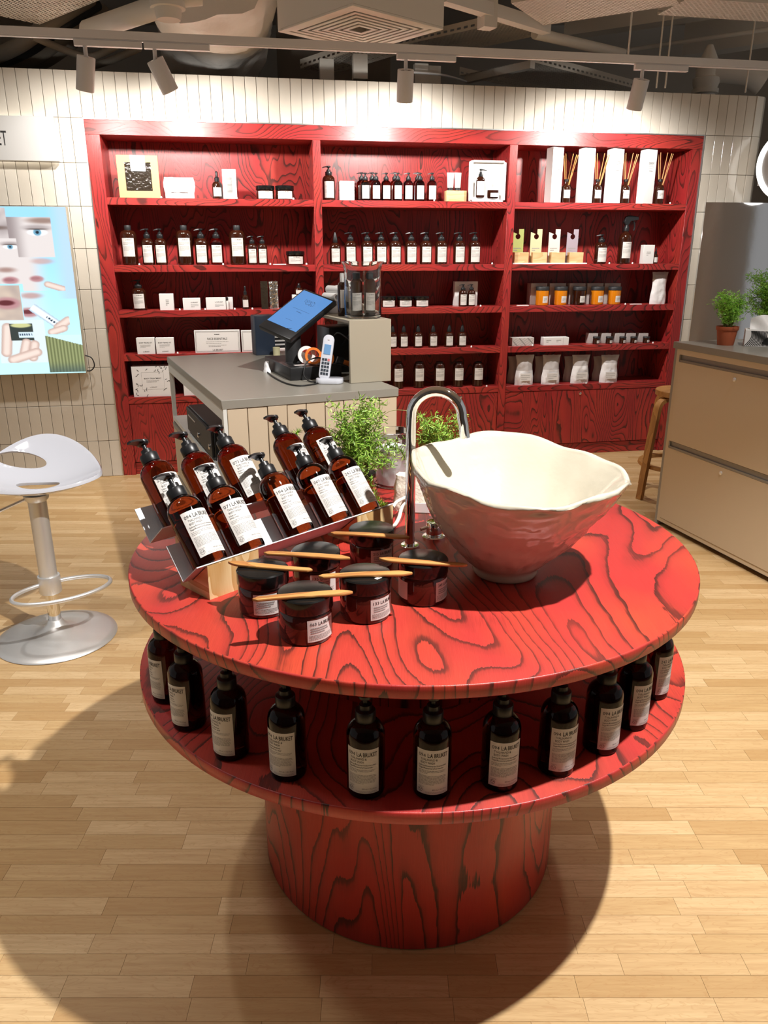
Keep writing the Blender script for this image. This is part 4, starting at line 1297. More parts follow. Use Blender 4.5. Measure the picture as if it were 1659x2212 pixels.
def spatula(p0, p1, label):
    d = p1 - p0; L = d.length; ang = math.atan2(d.y, d.x)
    o = []
    N = 22
    top = []; bot = []
    for i in range(N + 1):
        t = i / N; x = t * L
        wv = 0.0090 - 0.002 * math.cos(t * PI)                 # handle narrower than blade
        if t < 0.06: wv *= math.sqrt(max(0.0, 1 - ((0.06 - t) / 0.06) ** 2)) * 0.9 + 0.1
        if t > 0.86: wv *= max(0.12, 1 - ((t - 0.86) / 0.14) ** 1.6 * 0.9)
        c = 0.0025 * math.sin(t * PI * 1.3)
        top.append((x, c + wv)); bot.append((x, c - wv * (1 if t < 0.6 else 0.85)))
    m = MB().prism(bot + top[::-1], 0, 0.0055)
    ob = m.build('wooden_spatula', 'spatula', None, (p0.x, p0.y, TZ + 0.0906), (0, 0, ang), grain='x', bevel=0.0016, bseg=2)
    tag(ob, label, 'spatula')


JW = {'063': 'standing out towards the table rim', '133': 'with a small sticker on its lid', '223': 'beside the pine block of the rack', '135': 'in the middle of the jar cluster', '215': 'between rack end and chrome tap', '245': 'next to the foot of the ceramic basin'}
jars = [('063', 663, 1398, 0.62, (545, 1296, 762, 1279)), ('133', 790, 1351, 0.78, (688, 1246, 891, 1238)), ('223', 573, 1338, 0.15, (675, 1232, 492, 1216)),
        ('135', 685, 1293, 0.32, (570, 1195, 757, 1206)), ('215', 803, 1237, 0.55, (714, 1152, 885, 1161)), ('245', 912, 1313, 1.15, (1010, 1221, 818, 1208))]
for num, px, py, hd, sp in jars:
    p = at_z(px, py, TZ); d = Vector((p.x, p.y, 0)).normalized(); p = p + d * 0.049
    j = thing('cream_jar', 'dark amber cream jar %s %s' % (num, JW[num]), 'jar', (p.x, p.y, TZ), hd - math.atan2(p.x, p.y))
    obj('jar_body', JB, j); obj('lid', JL, j)
    l = bent_label(0.0499, 0.058, 0.009, 0.043).build('label', 'label', j); obj('print', jar_print(num, seed=int(num)), l)
    if num == '245':
        l2 = bent_label(0.0499, 0.040, 0.012, 0.038, heading=-2.2).build('label', 'label', j)
    if num == '133': Print().rect(-0.010, 0.010, -0.004, 0.004, 2).text('BRUKET', -0.008, -0.002, 0.004, 0.016, mat=0).flat().xf(Matrix.Rotation(-PI / 2, 4, 'X') @ Matrix.Identity(4)).build('lid_sticker', ['ink', 'ink_grey', 'card'], j, loc=(0.0, -0.038, 0.0893), smooth=0)
    zz = TZ + 0.093
    spatula(at_z(sp[0], sp[1], zz), at_z(sp[2], sp[3], zz), 'wooden spatula on the lid of the jar ' + JW[num])

# ---- hand-shaped ceramic basin
BC = Vector((0.283, 1.590, TZ)); NT_ = 120
foot_shift = Vector((-0.014, -0.022, 0))
outer = [(0.060, 0.0), (0.069, 0.002), (0.0725, 0.010), (0.072, 0.020), (0.094, 0.038), (0.132, 0.075), (0.165, 0.115), (0.195, 0.155), (0.220, 0.195), (0.2365, 0.222), (0.2425, 0.234)]
inner = [(0.239, 0.2415), (0.2315, 0.241), (0.224, 0.232), (0.205, 0.202), (0.178, 0.162), (0.138, 0.118), (0.100, 0.082), (0.060, 0.062), (0.025, 0.057)]
prof = outer + inner
# finer rows
fine = []
for i in range(len(prof) - 1):
    st = 5 if 4 <= i <= 9 else 2
    for k in range(st):
        t = k / st; fine.append((prof[i][0] * (1 - t) + prof[i + 1][0] * t, prof[i][1] * (1 - t) + prof[i + 1][1] * t, i + t))
fine.append((prof[-1][0], prof[-1][1], len(prof) - 1.0))


def bowl_pt(r, z, idx, a):
    hgt = max(0.0, min(1.0, (z - 0.03) / 0.21))
    lob = 0.020 * math.cos(2 * (a - 1.75)) + 0.010 * math.cos(3 * a + 0.6) + 0.006 * math.sin(5 * a + 1.0)
    rr = r * (1 + lob * 2.2 * hgt)
    zz = z
    if z > 0.10:
        wv = 0.013 * math.cos(a - 2.4) + 0.006 * math.cos(3 * a + 2.2) + 0.0045 * math.sin(5 * a) + 0.0022 * math.sin(11 * a + 1)
        zz += wv * ((z - 0.10) / 0.145) ** 1.5
    q = Vector((math.cos(a) * 2.2, math.sin(a) * 2.2, z * 9))
    if idx <= 10 and z > 0.02:
        lump = noise.noise(q * 2.1) * 0.0065 + abs(noise.noise(q * 3.6 + Vector((3, 1, 0)))) * -0.0095 + noise.noise(q * 7.0) * 0.0024
        rr += lump * min(1, (z - 0.02) / 0.03)
    elif idx > 12:
        rr += noise.noise(q * 1.6 + Vector((9, 0, 0))) * 0.0040 + noise.noise(q * 4.0) * 0.0012
    c = BC + foot_shift * (1 - hgt)
    return Vector((c.x + rr * math.cos(a), c.y + rr * math.sin(a), TZ + zz)) - Vector((BC.x, BC.y, TZ))


vs = []; fs = []
for (r, z, idx) in fine:
    for k in range(NT_): vs.append(bowl_pt(r, z, idx, 2 * PI * k / NT_))
for i in range(len(fine) - 1):
    for k in range(NT_):
        k2 = (k + 1) % NT_; fs.append((i * NT_ + k, i * NT_ + k2, (i + 1) * NT_ + k2, (i + 1) * NT_ + k))
fs.append(tuple(range(NT_ - 1, -1, -1))); o = (len(fine) - 1) * NT_; fs.append(tuple(o + k for k in range(NT_)))
bowl = thing('ceramic_basin', 'large hand-shaped cream glazed ceramic basin on the round red table', 'basin', (BC.x, BC.y, TZ))
MB().add(vs, fs).build('basin_shell', 'ceramic', bowl, smooth=70)
MB().lathe([(0.022, 0.0575), (0.021, 0.061), (0.0001, 0.062)], 24).build('drain', 'chrome', bowl)

# ---- tap
fp = at_z(885, 1180, TZ)
tap = thing('basin_tap', 'tall chrome gooseneck tap standing beside the ceramic basin', 'tap', (fp.x, fp.y, TZ))
MB().lathe([(0.023, 0), (0.023, 0.004), (0.0215, 0.0055), (0.013, 0.006)], 36).build('base_plate', 'chrome', tap)
gd = Vector((0.985, -0.17, 0)); gr = 0.0580; zc = 0.320
pts = [Vector((0, 0, 0.004 + 0.312 * i / 6)) for i in range(7)]
pts += [gd * (gr - gr * math.cos(a)) + Vector((0, 0, zc + gr * math.sin(a))) for a in [PI * k / 16 for k in range(1, 16)]]
e_ = gd * (2 * gr); pts += [e_ + Vector((0, 0, zc)), e_ + gd * 0.004 + Vector((0, 0, zc - 0.016)), e_ + gd * 0.006 + Vector((0, 0, zc - 0.034))]
MB().tube(pts, 0.0118, 24).build('spout', 'chrome', tap)
MB().tube([e_ + gd * 0.0055 + Vector((0, 0, zc - 0.030)), e_ + gd * 0.008 + Vector((0, 0, zc - 0.046))], 0.0122, 24).build('aerator', 'chrome', tap)
kp_ = at_z(937, 1160, TZ)
kn = thing('tap_knob', 'round chrome mixer knob on the table between tap and basin', 'knob', (kp_.x, kp_.y, TZ), 0)
MB().lathe([(0.029, 0), (0.029, 0.004), (0.027, 0.0055), (0.02, 0.006)], 36).build('base_plate', 'chrome', kn)
MB().lathe([(0.019, 0.005), (0.0195, 0.006), (0.0195, 0.040), (0.018, 0.042), (0.0001, 0.0422)], 36).build('knob', 'chrome', kn)
MB().tube([(-0.014, -0.010, 0.030), (-0.034, -0.020, 0.027)], 0.0042, 12).build('lever', 'chrome', kn)


# ---- asparagus ferns in pots
def fern(root, n_stems, hgt, spread, z0, mat, seed, needles=26, nl=0.016, lean=(0, 0), droop=0.25, wd=0.0011, avoid=None):
    rn = random.Random(seed); st = MB(); nd = MB()
    hit = lambda p, m=0.0: bool(avoid) and math.hypot(p.x - avoid[0], p.y - avoid[1]) < avoid[2] + m and p.z < avoid[3] + m
    for k in range(n_stems):
        a = rn.uniform(0, 2 * PI); sp = spread * math.sqrt(rn.random()); h = hgt * rn.uniform(0.45, 1.0)
        if rn.random() < droop: h *= 0.45; sp *= 1.5
        base = Vector((0.02 * math.cos(a), 0.02 * math.sin(a), z0))
        tip = Vector((sp * math.cos(a) + lean[0] * h, sp * math.sin(a) + lean[1] * h, z0 + h))
        mid = base * 0.5 + tip * 0.5 + Vector((-0.15 * sp * math.cos(a), -0.15 * sp * math.sin(a), 0.18 * h))
        path = spline([base, mid, tip + Vector((0, 0, -0.04 * h))], 6)
        if any(hit(q, 0.004) for q in path): continue
        st.tube(path, [0.0011 - 0.0006 * i / (len(path) - 1) for i in range(len(path))], 4, caps=False)
        for q in range(needles):
            t = rn.uniform(0.28, 1.0); i = min(len(path) - 2, int(t * (len(path) - 1)))
            c = path[i].lerp(path[i + 1], t * (len(path) - 1) - i)
            br = Vector((rn.gauss(0, 1), rn.gauss(0, 1), rn.gauss(0.15, 0.7))).normalized() * rn.uniform(0.006, 0.030)
            c = c + br
            if hit(c, nl * 1.25): continue
            for _ in range(3):
                d = Vector((rn.gauss(0, 1), rn.gauss(0, 1), rn.gauss(0.25, 0.8))).normalized() * nl * rn.uniform(0.6, 1.2)
                s_ = d.cross(Vector((rn.gauss(0, 1), rn.gauss(0, 1), rn.gauss(0, 1))))
                if s_.length < 1e-9: continue
                s_ = s_.normalized() * wd
                nd.add([c - s_ * 0.6, c + s_ * 0.6, c + d * 0.6 + s_, c + d, c + d * 0.6 - s_], [(0, 1, 2, 3, 4)])
    st.build('stems', 'stem', root, smooth=80)
    f = nd.build('needles', mat, root, smooth=0); f['kind'] = 'stuff'


def pot(root, r, h, mat, rim=True):
    pr = [(r * 0.72, 0), (r * 0.74, 0.002), (r * 0.93, h * 0.80)]
    pr += [(r * 1.0, h * 0.805), (r * 1.02, h * 0.82), (r * 1.04, h), (r * 0.97, h), (r * 0.92, h * 0.86)] if rim else [(r, h), (r * 0.95, h), (r * 0.92, h * 0.88)]
    MB().lathe(pr, 40).build('pot', mat, root)
    MB().lathe([(r * 0.93, h * 0.86), (r * 0.5, h * 0.885), (0.0001, h * 0.89)], 24).build('soil', 'soil', root)


p1_ = at_z(776, 1092, TZ) + Vector((0, 0.04, 0))
f1 = thing('potted_fern', 'feathery asparagus fern in a brown plastic pot behind the bottle rack', 'plant', (p1_.x, p1_.y, TZ))
pot(f1, 0.044, 0.085, 'pot_brown', False)
MB().lathe([(0.0455, 0.074), (0.047, 0.075), (0.047, 0.086), (0.043, 0.0865)], 36).build('liner_rim', 'black', f1)
fern(f1, 60, 0.225, 0.078, 0.075, 'leaf', 3, 30, 0.017, (-0.02, 0), 0.3, 0.0014)
st_ = MB(); rr_ = random.Random(5)
for pth in ([(0, 0, 0.09), (-0.06, 0, 0.20), (-0.13, 0.0, 0.215), (-0.20, 0.0, 0.185)], [(0, 0, 0.09), (0.06, 0, 0.24), (0.13, 0.0, 0.262), (0.19, 0, 0.23)], [(0, 0, 0.08), (0.07, -0.02, 0.19), (0.12, -0.03, 0.15), (0.15, -0.03, 0.08)], [(0, 0, 0.08), (0.03, -0.07, 0.09), (0.05, -0.1, 0.035), (0.07, -0.11, 0.022)]):
    pp = spline(pth, 6); st_.tube(pp, 0.0007, 4, caps=False)
st_.build('long_stems', 'stem', f1, smooth=80)
nd = MB()
for pth in ([(0.08, -0.02, 0.17), (0.12, -0.03, 0.15), (0.15, -0.03, 0.08)], [(0.03, -0.07, 0.09), (0.05, -0.1, 0.035), (0.07, -0.11, 0.022)], [(-0.17, 0, 0.2), (-0.20, 0.0, 0.185)]):
    for c in spline(pth, 7):
        for _ in range(16):
            d = Vector((rr_.gauss(0, 1), rr_.gauss(0, 1), rr_.gauss(0, 1))).normalized() * 0.018; s_ = d.cross(Vector((0.3, 0.5, 0.8))).normalized() * 0.0010
            nd.add([c - s_, c + s_, c + d * 0.6 + s_, c + d, c + d * 0.6 - s_], [(0, 1, 2, 3, 4)])
nf = nd.build('trailing_needles', 'leaf', f1, smooth=0); nf['kind'] = 'stuff'

p2_ = Vector((0.155, 2.235, TZ))
p3_ = at_z(849, 1060, TZ) + Vector((0.0, 0.062, 0))
f2 = thing('potted_fern', 'feathery asparagus fern in a terracotta pot behind the chrome tap', 'plant', p2_)
pot(f2, 0.050, 0.090, 'terracotta', True)
fern(f2, 40, 0.150, 0.095, 0.080, 'leaf', 8, 26, 0.017, (-0.05, 0), 0.35, 0.0014, avoid=(p3_.x - p2_.x, p3_.y - p2_.y, 0.060, 0.172))

# ---- glass jar stuffed with a white cloth
gj = thing('glass_jar', 'clear straight-sided glass jar behind the rack holding a crumpled white cloth', 'jar', (p3_.x, p3_.y, TZ))
MB().lathe([(0.0001, 0.0005), (0.052, 0.0005), (0.057, 0.004), (0.058, 0.010), (0.058, 0.168), (0.059, 0.170), (0.0555, 0.171), (0.0552, 0.012), (0.050, 0.007), (0.0001, 0.007)], 48).build('glass_shell', 'glass', gj)
vs = []; fs = []; n1, n2 = 36, 26
for j in range(n2):
    t = j / (n2 - 1); z = 0.010 + 0.128 * t
    for k in range(n1):
        a = 2 * PI * k / n1
        r = 0.048 + 0.010 * noise.noise(Vector((math.cos(a) * 2.6, math.sin(a) * 2.6, t * 5))) - 0.006 * abs(noise.noise(Vector((math.cos(a) * 5, math.sin(a) * 5, t * 9))))
        r *= (1 if t < 0.8 else math.sqrt(max(0.05, 1 - ((t - 0.8) / 0.2) ** 2)))
        vs.append((min(r, 0.0535) * math.cos(a), min(r, 0.0535) * math.sin(a), z))
for j in range(n2 - 1):
    for k in range(n1): fs.append((j * n1 + k, j * n1 + (k + 1) % n1, (j + 1) * n1 + (k + 1) % n1, (j + 1) * n1 + k))
fs.append(tuple(range(n1 - 1, -1, -1))); fs.append(tuple((n2 - 1) * n1 + k for k in range(n1)))
ck = thing('white_cloth', 'crumpled white cloth stuffed inside the glass jar', 'cloth', (p3_.x, p3_.y, TZ))
MB().add(vs, fs).build('cloth_folds', 'pouch', ck, smooth=80)

# ---- cotton drawstring bag with a cord
p4_ = at_z(897, 1106, TZ) + Vector((0.0, 0.03, 0))
bag = thing('cotton_bag', 'small cotton drawstring bag slumped on the table behind the tap', 'bag', (p4_.x, p4_.y, TZ), -0.15)
vs = []; fs = []; n1, n2 = 32, 18
for j in range(n2):
    t = j / (n2 - 1); z = 0.098 * t
    for k in range(n1):
        a = 2 * PI * k / n1; ce, se = math.cos(a), math.sin(a)
        sx, sy = 0.062 * (1 - 0.32 * t), 0.036 * (1 - 0.55 * t)
        e = lambda c: math.copysign(abs(c) ** 0.6, c)
        w_ = 1 + 0.10 * noise.noise(Vector((ce * 2, se * 2, t * 4)))
        vs.append((sx * e(ce) * w_ - 0.012 * t, sy * e(se) * w_, z + (0.010 * noise.noise(Vector((ce * 2, se, 3))) if t > 0.3 else 0)))
for j in range(n2 - 1):
    for k in range(n1): fs.append((j * n1 + k, j * n1 + (k + 1) % n1, (j + 1) * n1 + (k + 1) % n1, (j + 1) * n1 + k))
fs.append(tuple(range(n1 - 1, -1, -1))); fs.append(tuple((n2 - 1) * n1 + k for k in range(n1)))
MB().add(vs, fs).build('bag_body', 'cloth', bag, smooth=70)
MB().box(-0.02, 0.055, -0.044, -0.041, 0.004, 0.030).build('hem', 'card', bag)
def tab(px, py, z): return at_z(px, py, z) - Vector((p4_.x, p4_.y, TZ))
cord = spline([tab(905, 1066, TZ + 0.040), tab(880, 1075, TZ + 0.045), tab(868, 1096, TZ + 0.030), tab(862, 1118, TZ + 0.012), tab(853, 1134, TZ + 0.006), tab(844, 1140, TZ + 0.006)], 6)
cm = MB().tube(cord, 0.0052, 10); cm.xf(Matrix.Rotation(0.15, 4, 'Z')); cm.build('cord', 'cloth', bag, smooth=70)
cord2 = spline([tab(848, 1096, TZ + 0.05), tab(858, 1084, TZ + 0.055), tab(878, 1074, TZ + 0.052), tab(900, 1064, TZ + 0.046)], 6)
cm = MB().tube(cord2, 0.0050, 10); cm.xf(Matrix.Rotation(0.15, 4, 'Z')); cm.build('cord', 'cloth', bag, smooth=70)

# ================================================================== TILL COUNTER
CO = Vector((-0.599, 2.808, 0)); CROT = rad(23.2); CW, CDP, CH = 0.71, 1.37, 1.035
counter = thing('till_counter', 'tiled till counter with grey top and open side compartment behind the round table', 'counter', CO, CROT)
cm = Matrix.Translation(CO) @ Matrix.Rotation(CROT, 4, 'Z'); cinv = cm.inverted()
def cl(px, py, z=CH): return cinv @ at_z(px, py, z)
def cly(px, py, yl):
    """pixel on the local plane y = yl of the counter"""
    o = Vector((0, 0, CAMH)); n_ = cm.to_3x3() @ Vector((0, 1, 0)); r = ray(px, py)
    t = ((cm @ Vector((0, yl, 0))) - o).dot(n_) / r.dot(n_); return cinv @ (o + r * t)
SLAB = 0.034
MB().box(-0.004, CW + 0.004, -0.006, CDP, CH - SLAB, CH).build('counter_top', 'grey_top', counter, bevel=0.002, bseg=1)
MB().box(0.014, CW, 0.008, 0.03, 0, CH - SLAB).build('front_panel', 'grout', counter)
MB().box(CW - 0.02, CW, 0.03, CDP, 0, CH - SLAB).build('side_panel', 'greige', counter)
MB().box(0.0, 0.014, -0.004, 0.03, 0, CH - SLAB).build('corner_post', 'lam_white', counter)
MB().box(0.0, 0.018, 0.03, CDP - 0.02, CH - SLAB - 0.045, CH - SLAB).build('apron', 'lam_white', counter)
MB().box(0.0, CW - 0.02, 0.03, CDP - 0.02, 0.70, 0.722).build('compartment_shelf', 'lam_white', counter)
MB().box(0.0, 0.02, CDP - 0.02, CDP, 0, CH - SLAB).build('rear_post', 'lam_white', counter)
MB().box(0.55, 0.565, 0.03, CDP, 0.722, CH - SLAB).build('compartment_back', 'lam_white', counter)
for z0, z1 in ((0.395, 0.665), (0.08, 0.37)):
    d_ = MB().box(-0.002, 0.018, 0.035, CDP - 0.022, z0, z1).build('drawer', 'beige_lam', counter, bevel=0.0015, bseg=1)
    MB().box(-0.006, 0.012, 0.035, CDP - 0.022, z1 + 0.002, z1 + 0.024).build('handle_channel', 'handle_grey', d_)
MB().box(0.02, CW - 0.02, 0.03, CDP - 0.02, 0, 0.06).build('plinth', 'black_soft', counter)
nT = 9; tw2 = (CW - 0.016) / nT
for (z0, z1) in ((CH - SLAB - 0.262, CH - SLAB), (CH - SLAB - 0.524, CH - SLAB - 0.262), (CH - SLAB - 0.786, CH - SLAB - 0.524), (0.0, CH - SLAB - 0.786)):
    for k in range(nT): put_tile(counter, 0.015 + tw2 * (k + 0.5), z0, tw2, z1 - z0, 'tile_c', 0, -0.002)
cdw = thing('cash_drawer', 'black cash drawer in the open side of the till counter', 'cash drawer', cm @ Vector((0.02, 0.32, 0.722)), CROT)
MB().box(0, 0.40, 0, 0.62, 0.001, 0.13).build('drawer_case', 'black', cdw, bevel=0.003, bseg=1)
MB().box(-0.012, 0.0, 0.01, 0.61, 0.012, 0.125).build('drawer_front', 'black_soft', cdw, bevel=0.002, bseg=1)
for yy, zz in ((0.30, 0.05), (0.04, 0.055)): MB().lathe([(0.012, 0), (0.012, 0.006), (0.006, 0.008)], 16).xf(Matrix.Translation((-0.012, yy, zz)) @ Matrix.Rotation(-PI / 2, 4, 'Y')).build('lock', 'chrome', cdw)
MB().box(-0.014, -0.012, 0.38, 0.56, 0.09, 0.096).build('slot', 'alu', cdw)

# hutch on the counter
h0 = cl(757, 829); hw = 0.185; hd_ = 0.62; hz = 0.257
hutch = thing('counter_hutch', 'grey box hutch with open side standing on the till counter', 'hutch', cm @ Vector((h0.x, h0.y, CH)), CROT)
MB().box(0, hw, 0, 0.014, 0, hz).build('front_panel', 'greige', hutch, bevel=0.002, bseg=1)
MB().box(0, hw, 0.0145, hd_, hz - 0.014, hz).build('top_panel', 'greige', hutch, bevel=0.002, bseg=1)
MB().box(hw - 0.014, hw, 0.0145, hd_, 0, hz - 0.0145).build('side_panel', 'greige', hutch)
hm = cm @ Matrix.Translation((h0.x, h0.y, CH))
# things inside the hutch: printer, adapter, cables
pr_ = thing('receipt_printer', 'black receipt printer tucked inside the grey hutch', 'printer', hm @ Vector((0.04, 0.33, 0)), CROT)
MB().box(-0.02, 0.12, -0.018, 0.16, 0, 0.20).build('printer_case', 'black', pr_, bevel=0.006)
MB().box(-0.002, 0.03, 0.02, 0.14, 0.09, 0.10).build('paper_slot', 'card', pr_)
for k, pth in enumerate(([(0.05, 0.10, 0.006), (0.03, 0.09, 0.06), (0.06, 0.12, 0.14), (0.02, 0.18, 0.19), (0.04, 0.314, 0.16)], [(0.08, 0.05, 0.006), (0.05, 0.06, 0.10), (0.09, 0.08, 0.17), (0.07, 0.16, 0.19), (0.08, 0.314, 0.12)], [(0.125, 0.06, 0.006), (0.135, 0.05, 0.08), (0.12, 0.09, 0.13), (0.135, 0.15, 0.14), (0.125, 0.314, 0.13)])):
    c_ = MB().tube(spline(pth, 7), 0.0032, 8).build('power_cable', 'cable', None, hm.translation, (0, 0, CROT), smooth=80)
    tag(c_, 'black cable looping inside the grey hutch', 'cable', 'cables inside the hutch')

# glass vase with dark bottles on the hutch
vp = hm @ Vector((0.100, 0.105, hz))
vase = thing('glass_vase', 'clear flared glass vase of dark bottles on top of the grey hutch', 'vase', vp, CROT)
MB().lathe([(0.0001, 0.0005), (0.072, 0.0005), (0.078, 0.005), (0.0785, 0.015), (0.077, 0.190), (0.081, 0.212), (0.090, 0.226), (0.0865, 0.226), (0.078, 0.212), (0.074, 0.190), (0.0755, 0.016), (0.070, 0.008), (0.0001, 0.008)], 56).build('glass_shell', 'glass', vase)
vb = [(-0.036, -0.020, 0.024), (0.018, -0.034, 0.024), (0.040, 0.016, 0.022), (-0.012, 0.038, 0.024)]
for k, (x, y_, r) in enumerate(vb):
    q = thing('slim_bottle', 'slim dark bottle with pale label standing inside the glass vase', 'bottle', vp + Matrix.Rotation(CROT, 3, 'Z') @ Vector((x, y_, 0.0082)), CROT - 0.2, 'bottles inside the vase')
    MB().lathe([(r * 0.9, 0), (r, 0.004), (r, 0.135), (r * 0.8, 0.146), (r * 0.55, 0.150)], 22).build('bottle', 'amber_dark', q)
    MB().lathe([(r * 0.62, 0.149), (r * 0.62, 0.172), (r * 0.5, 0.174)], 18).build('cap', 'black_soft', q)
    l = bent_label(r + 0.0003, 0.044, 0.022, 0.072).build('label', 'label', q)
    obj('print', far_print(0.044, 0.072, r + 0.0003, 0.022, 20 + k), l)
# stacked paper tubes and a small carton behind the vase
bx = tag(MB().box(-0.05, 0.075, -0.035, 0.035, 0, 0.052).build('stacked_carton', 'card_grey', None, hm @ Vector((0.100, 0.425, hz)), (0, 0, CROT), bevel=0.0015, bseg=1), 'pale carton under the paper tubes on the grey hutch', 'box')
for k, (x, z) in enumerate(((-0.028, 0.018), (0.008, 0.018), (-0.010, 0.049), (0.030, 0.049))):
    t_ = MB().lathe([(0.011, -0.05), (0.0175, -0.05), (0.0175, 0.05), (0.011, 0.05), (0.010, 0.04), (0.010, -0.04)], 24, cap=False).xf(Matrix.Rotation(PI / 2, 4, 'X'))
    o_ = t_.build('paper_tube', 'card', None, hm @ Vector((0.100 + x, 0.425, hz + 0.052 + z)), (0, 0, CROT + 0.25))
    tag(o_, 'white paper tube in the small pile on the grey hutch', 'tube', 'pile of paper tubes')
wb_ = thing('slim_bottle', 'dark bottle with long white label beside the glass vase on the hutch', 'bottle', hm @ Vector((0.055, 0.225, hz)), CROT)
MB().lathe([(0.020, 0), (0.022, 0.003), (0.022, 0.125), (0.017, 0.138), (0.010, 0.142)], 22).build('bottle', 'amber_dark', wb_)
MB().lathe([(0.011, 0.141), (0.011, 0.175), (0.009, 0.178)], 16).build('cap', 'card', wb_)
bent_label(0.0223, 0.036, 0.035, 0.075).build('label', 'label', wb_)

# till: base, post, tilted touch screen
tm = cm @ Vector((0.428, 0.500, CH))
till = thing('touch_till', 'black touch-screen till with blue display on the counter', 'till', tm, CROT)
tloc = (Matrix.Translation(tm) @ Matrix.Rotation(CROT, 4, 'Z')).inverted()
MB().box(-0.066, 0.066, -0.166, 0.250, 0.0, 0.056).build('till_base', 'black', till, bevel=0.004)
Print().rect(0.0, 0.07, -0.05, -0.02, 2).flat().xf(Matrix.Translation((-0.03, -0.075, 0.0566)) @ Matrix.Rotation(-PI / 2, 4, 'X') @ Matrix.Identity(4)).build('base_sticker', ['ink', 'ink_grey', 'card_grey'], till, smooth=0)
MB().lathe([(0.052, 0.05), (0.050, 0.055), (0.036, 0.058), (0.035, 0.206)], 28).build('post', 'black_soft', till)
S = [cm @ Vector(q) for q in ((0.310, 0.568, 1.250), (0.394, 0.402, 1.191), (0.632, 0.517, 1.358), (0.532, 0.691, 1.395))]
cS = (S[0] + S[1] + S[2] + S[3]) / 4
e1 = ((S[1] - S[0]) + (S[2] - S[3])) * 0.5; e2 = ((S[3] - S[0]) + (S[2] - S[1])) * 0.5
w1, h1 = e1.length, e2.length; ex = e1.normalized(); ey = (e2 - ex * e2.dot(ex)).normalized(); ez = ex.cross(ey)
SM = Matrix((ex, ey, ez)).transposed().to_4x4(); SM.translation = cS
SM = tloc @ SM
MB().obox(SM @ Matrix.Translation((0, 0, -0.012)), w1 / 2, h1 / 2, 0.012).build('screen_case', 'black', till, bevel=0.004)
disp = MB().obox(SM @ Matrix.Translation((0, 0.018, 0.0014)), w1 / 2 * 0.90, h1 / 2 * 0.80, 0.0004).build('display', 'posblue', till)
sq = Print(); rs = random.Random(2)
for row_, (cx_, cy_) in enumerate(((0.0, 0.085), (0.004, 0.068))):
    x = cx_ - 0.030
    for k in range(5):
        sq.stroke([(x + 0.004 * i + rs.uniform(-0.003, 0.003), cy_ + rs.uniform(-0.008, 0.010)) for i in range(5)], 0.0014); x += 0.012
sq.rect(-0.045, 0.055, 0.020, 0.021, 1); sq.rect(-0.01, 0.02, 0.004, 0.006, 1); sq.rect(-0.02, 0.02, -0.055, -0.054, 1)
mb = MB()
for v, f, m_ in sq.parts: mb.add([SM @ Vector((x, y_, 0.0024)) for x, y_ in v], f, mat=m_)
mb.build('display_marks', ['ink', 'navy'], disp, smooth=0)
# terminal box and card stack left of the post
tbx = thing('terminal_box', 'upright navy terminal box behind the touch till', 'terminal', cm @ Vector((cl(580, 775).x + 0.02, cl(580, 775).y + 0.16, CH)), CROT)
MB().box(-0.045, 0.06, -0.01, 0.08, 0, 0.205).build('terminal_case', 'navy', tbx, bevel=0.004)
MB().box(0.062, 0.13, 0.02, 0.085, 0.03, 0.20).build('card_slots', 'black', tbx)
for k in range(7): MB().box(0.064, 0.128, 0.014, 0.020, 0.045 + 0.020 * k, 0.053 + 0.020 * k).build('card_edge', 'card', tbx)
cup = tag(MB().lathe([(0.016, 0), (0.018, 0.001), (0.019, 0.045), (0.017, 0.046)], 20).build('paper_cup', 'pcap', None, cm @ Vector((cl(612, 775).x + 0.0, cl(612, 775).y + 0.125, CH + 0.0))), 'tiny pale paper cup beside the till post', 'cup')
# crumpled tissue beside the base
vs = []; fs = []
for j in range(7):
    for k in range(12):
        a = 2 * PI * k / 12; r = 0.026 * (1 - 0.09 * j) * (1 + 0.35 * noise.noise(Vector((math.cos(a) * 2, math.sin(a) * 2, j * 0.6))))
        vs.append((r * math.cos(a) * 0.7, r * math.sin(a), 0.008 * j))
fs = [(j * 12 + k, j * 12 + (k + 1) % 12, (j + 1) * 12 + (k + 1) % 12, (j + 1) * 12 + k) for j in range(6) for k in range(12)] + [tuple(range(11, -1, -1)), tuple(72 + k for k in range(12))]
tis = MB().add(vs, fs).build('crumpled_tissue', 'pouch', None, cm @ Vector((cl(584, 805).x - 0.025, cl(584, 805).y + 0.03, CH)), (0, 0, CROT))
tis.location = cm @ Vector((0.340, 0.630, CH))
tag(tis, 'crumpled white tissue at the corner of the till base', 'tissue')
# orange tape dispenser and white ring
def roll_ring(mb, R_, r_, wd, n=30):
    mb.lathe([(r_, -wd), (R_, -wd), (R_, wd), (r_, wd), (r_, -wd)], n, cap=False); return mb
tp = cm @ Vector((0.522, 0.400, CH))
td = thing('tape_dispenser', 'orange handled tape dispenser lying beside the till', 'dispenser', tp, CROT - 0.2)
roll_ring(MB(), 0.038, 0.024, 0.010).xf(Matrix.Translation((-0.062, -0.002, 0.096)) @ Matrix.Rotation(PI / 2 - 0.1, 4, 'X')).build('tape_ring', 'card', td)
roll_ring(MB(), 0.036, 0.026, 0.011).xf(Matrix.Translation((-0.036, -0.026, 0.094)) @ Matrix.Rotation(PI / 2 - 0.1, 4, 'X')).build('orange_ring', 'orange', td)
roll_ring(MB(), 0.034, 0.024, 0.011).xf(Matrix.Translation((0.020, -0.026, 0.082)) @ Matrix.Rotation(PI / 2 - 0.1, 4, 'X')).build('orange_ring', 'orange', td)
MB().box(-0.02, 0.09, -0.01, 0.05, 0, 0.052).build('dispenser_base', 'black_soft', td, bevel=0.004)
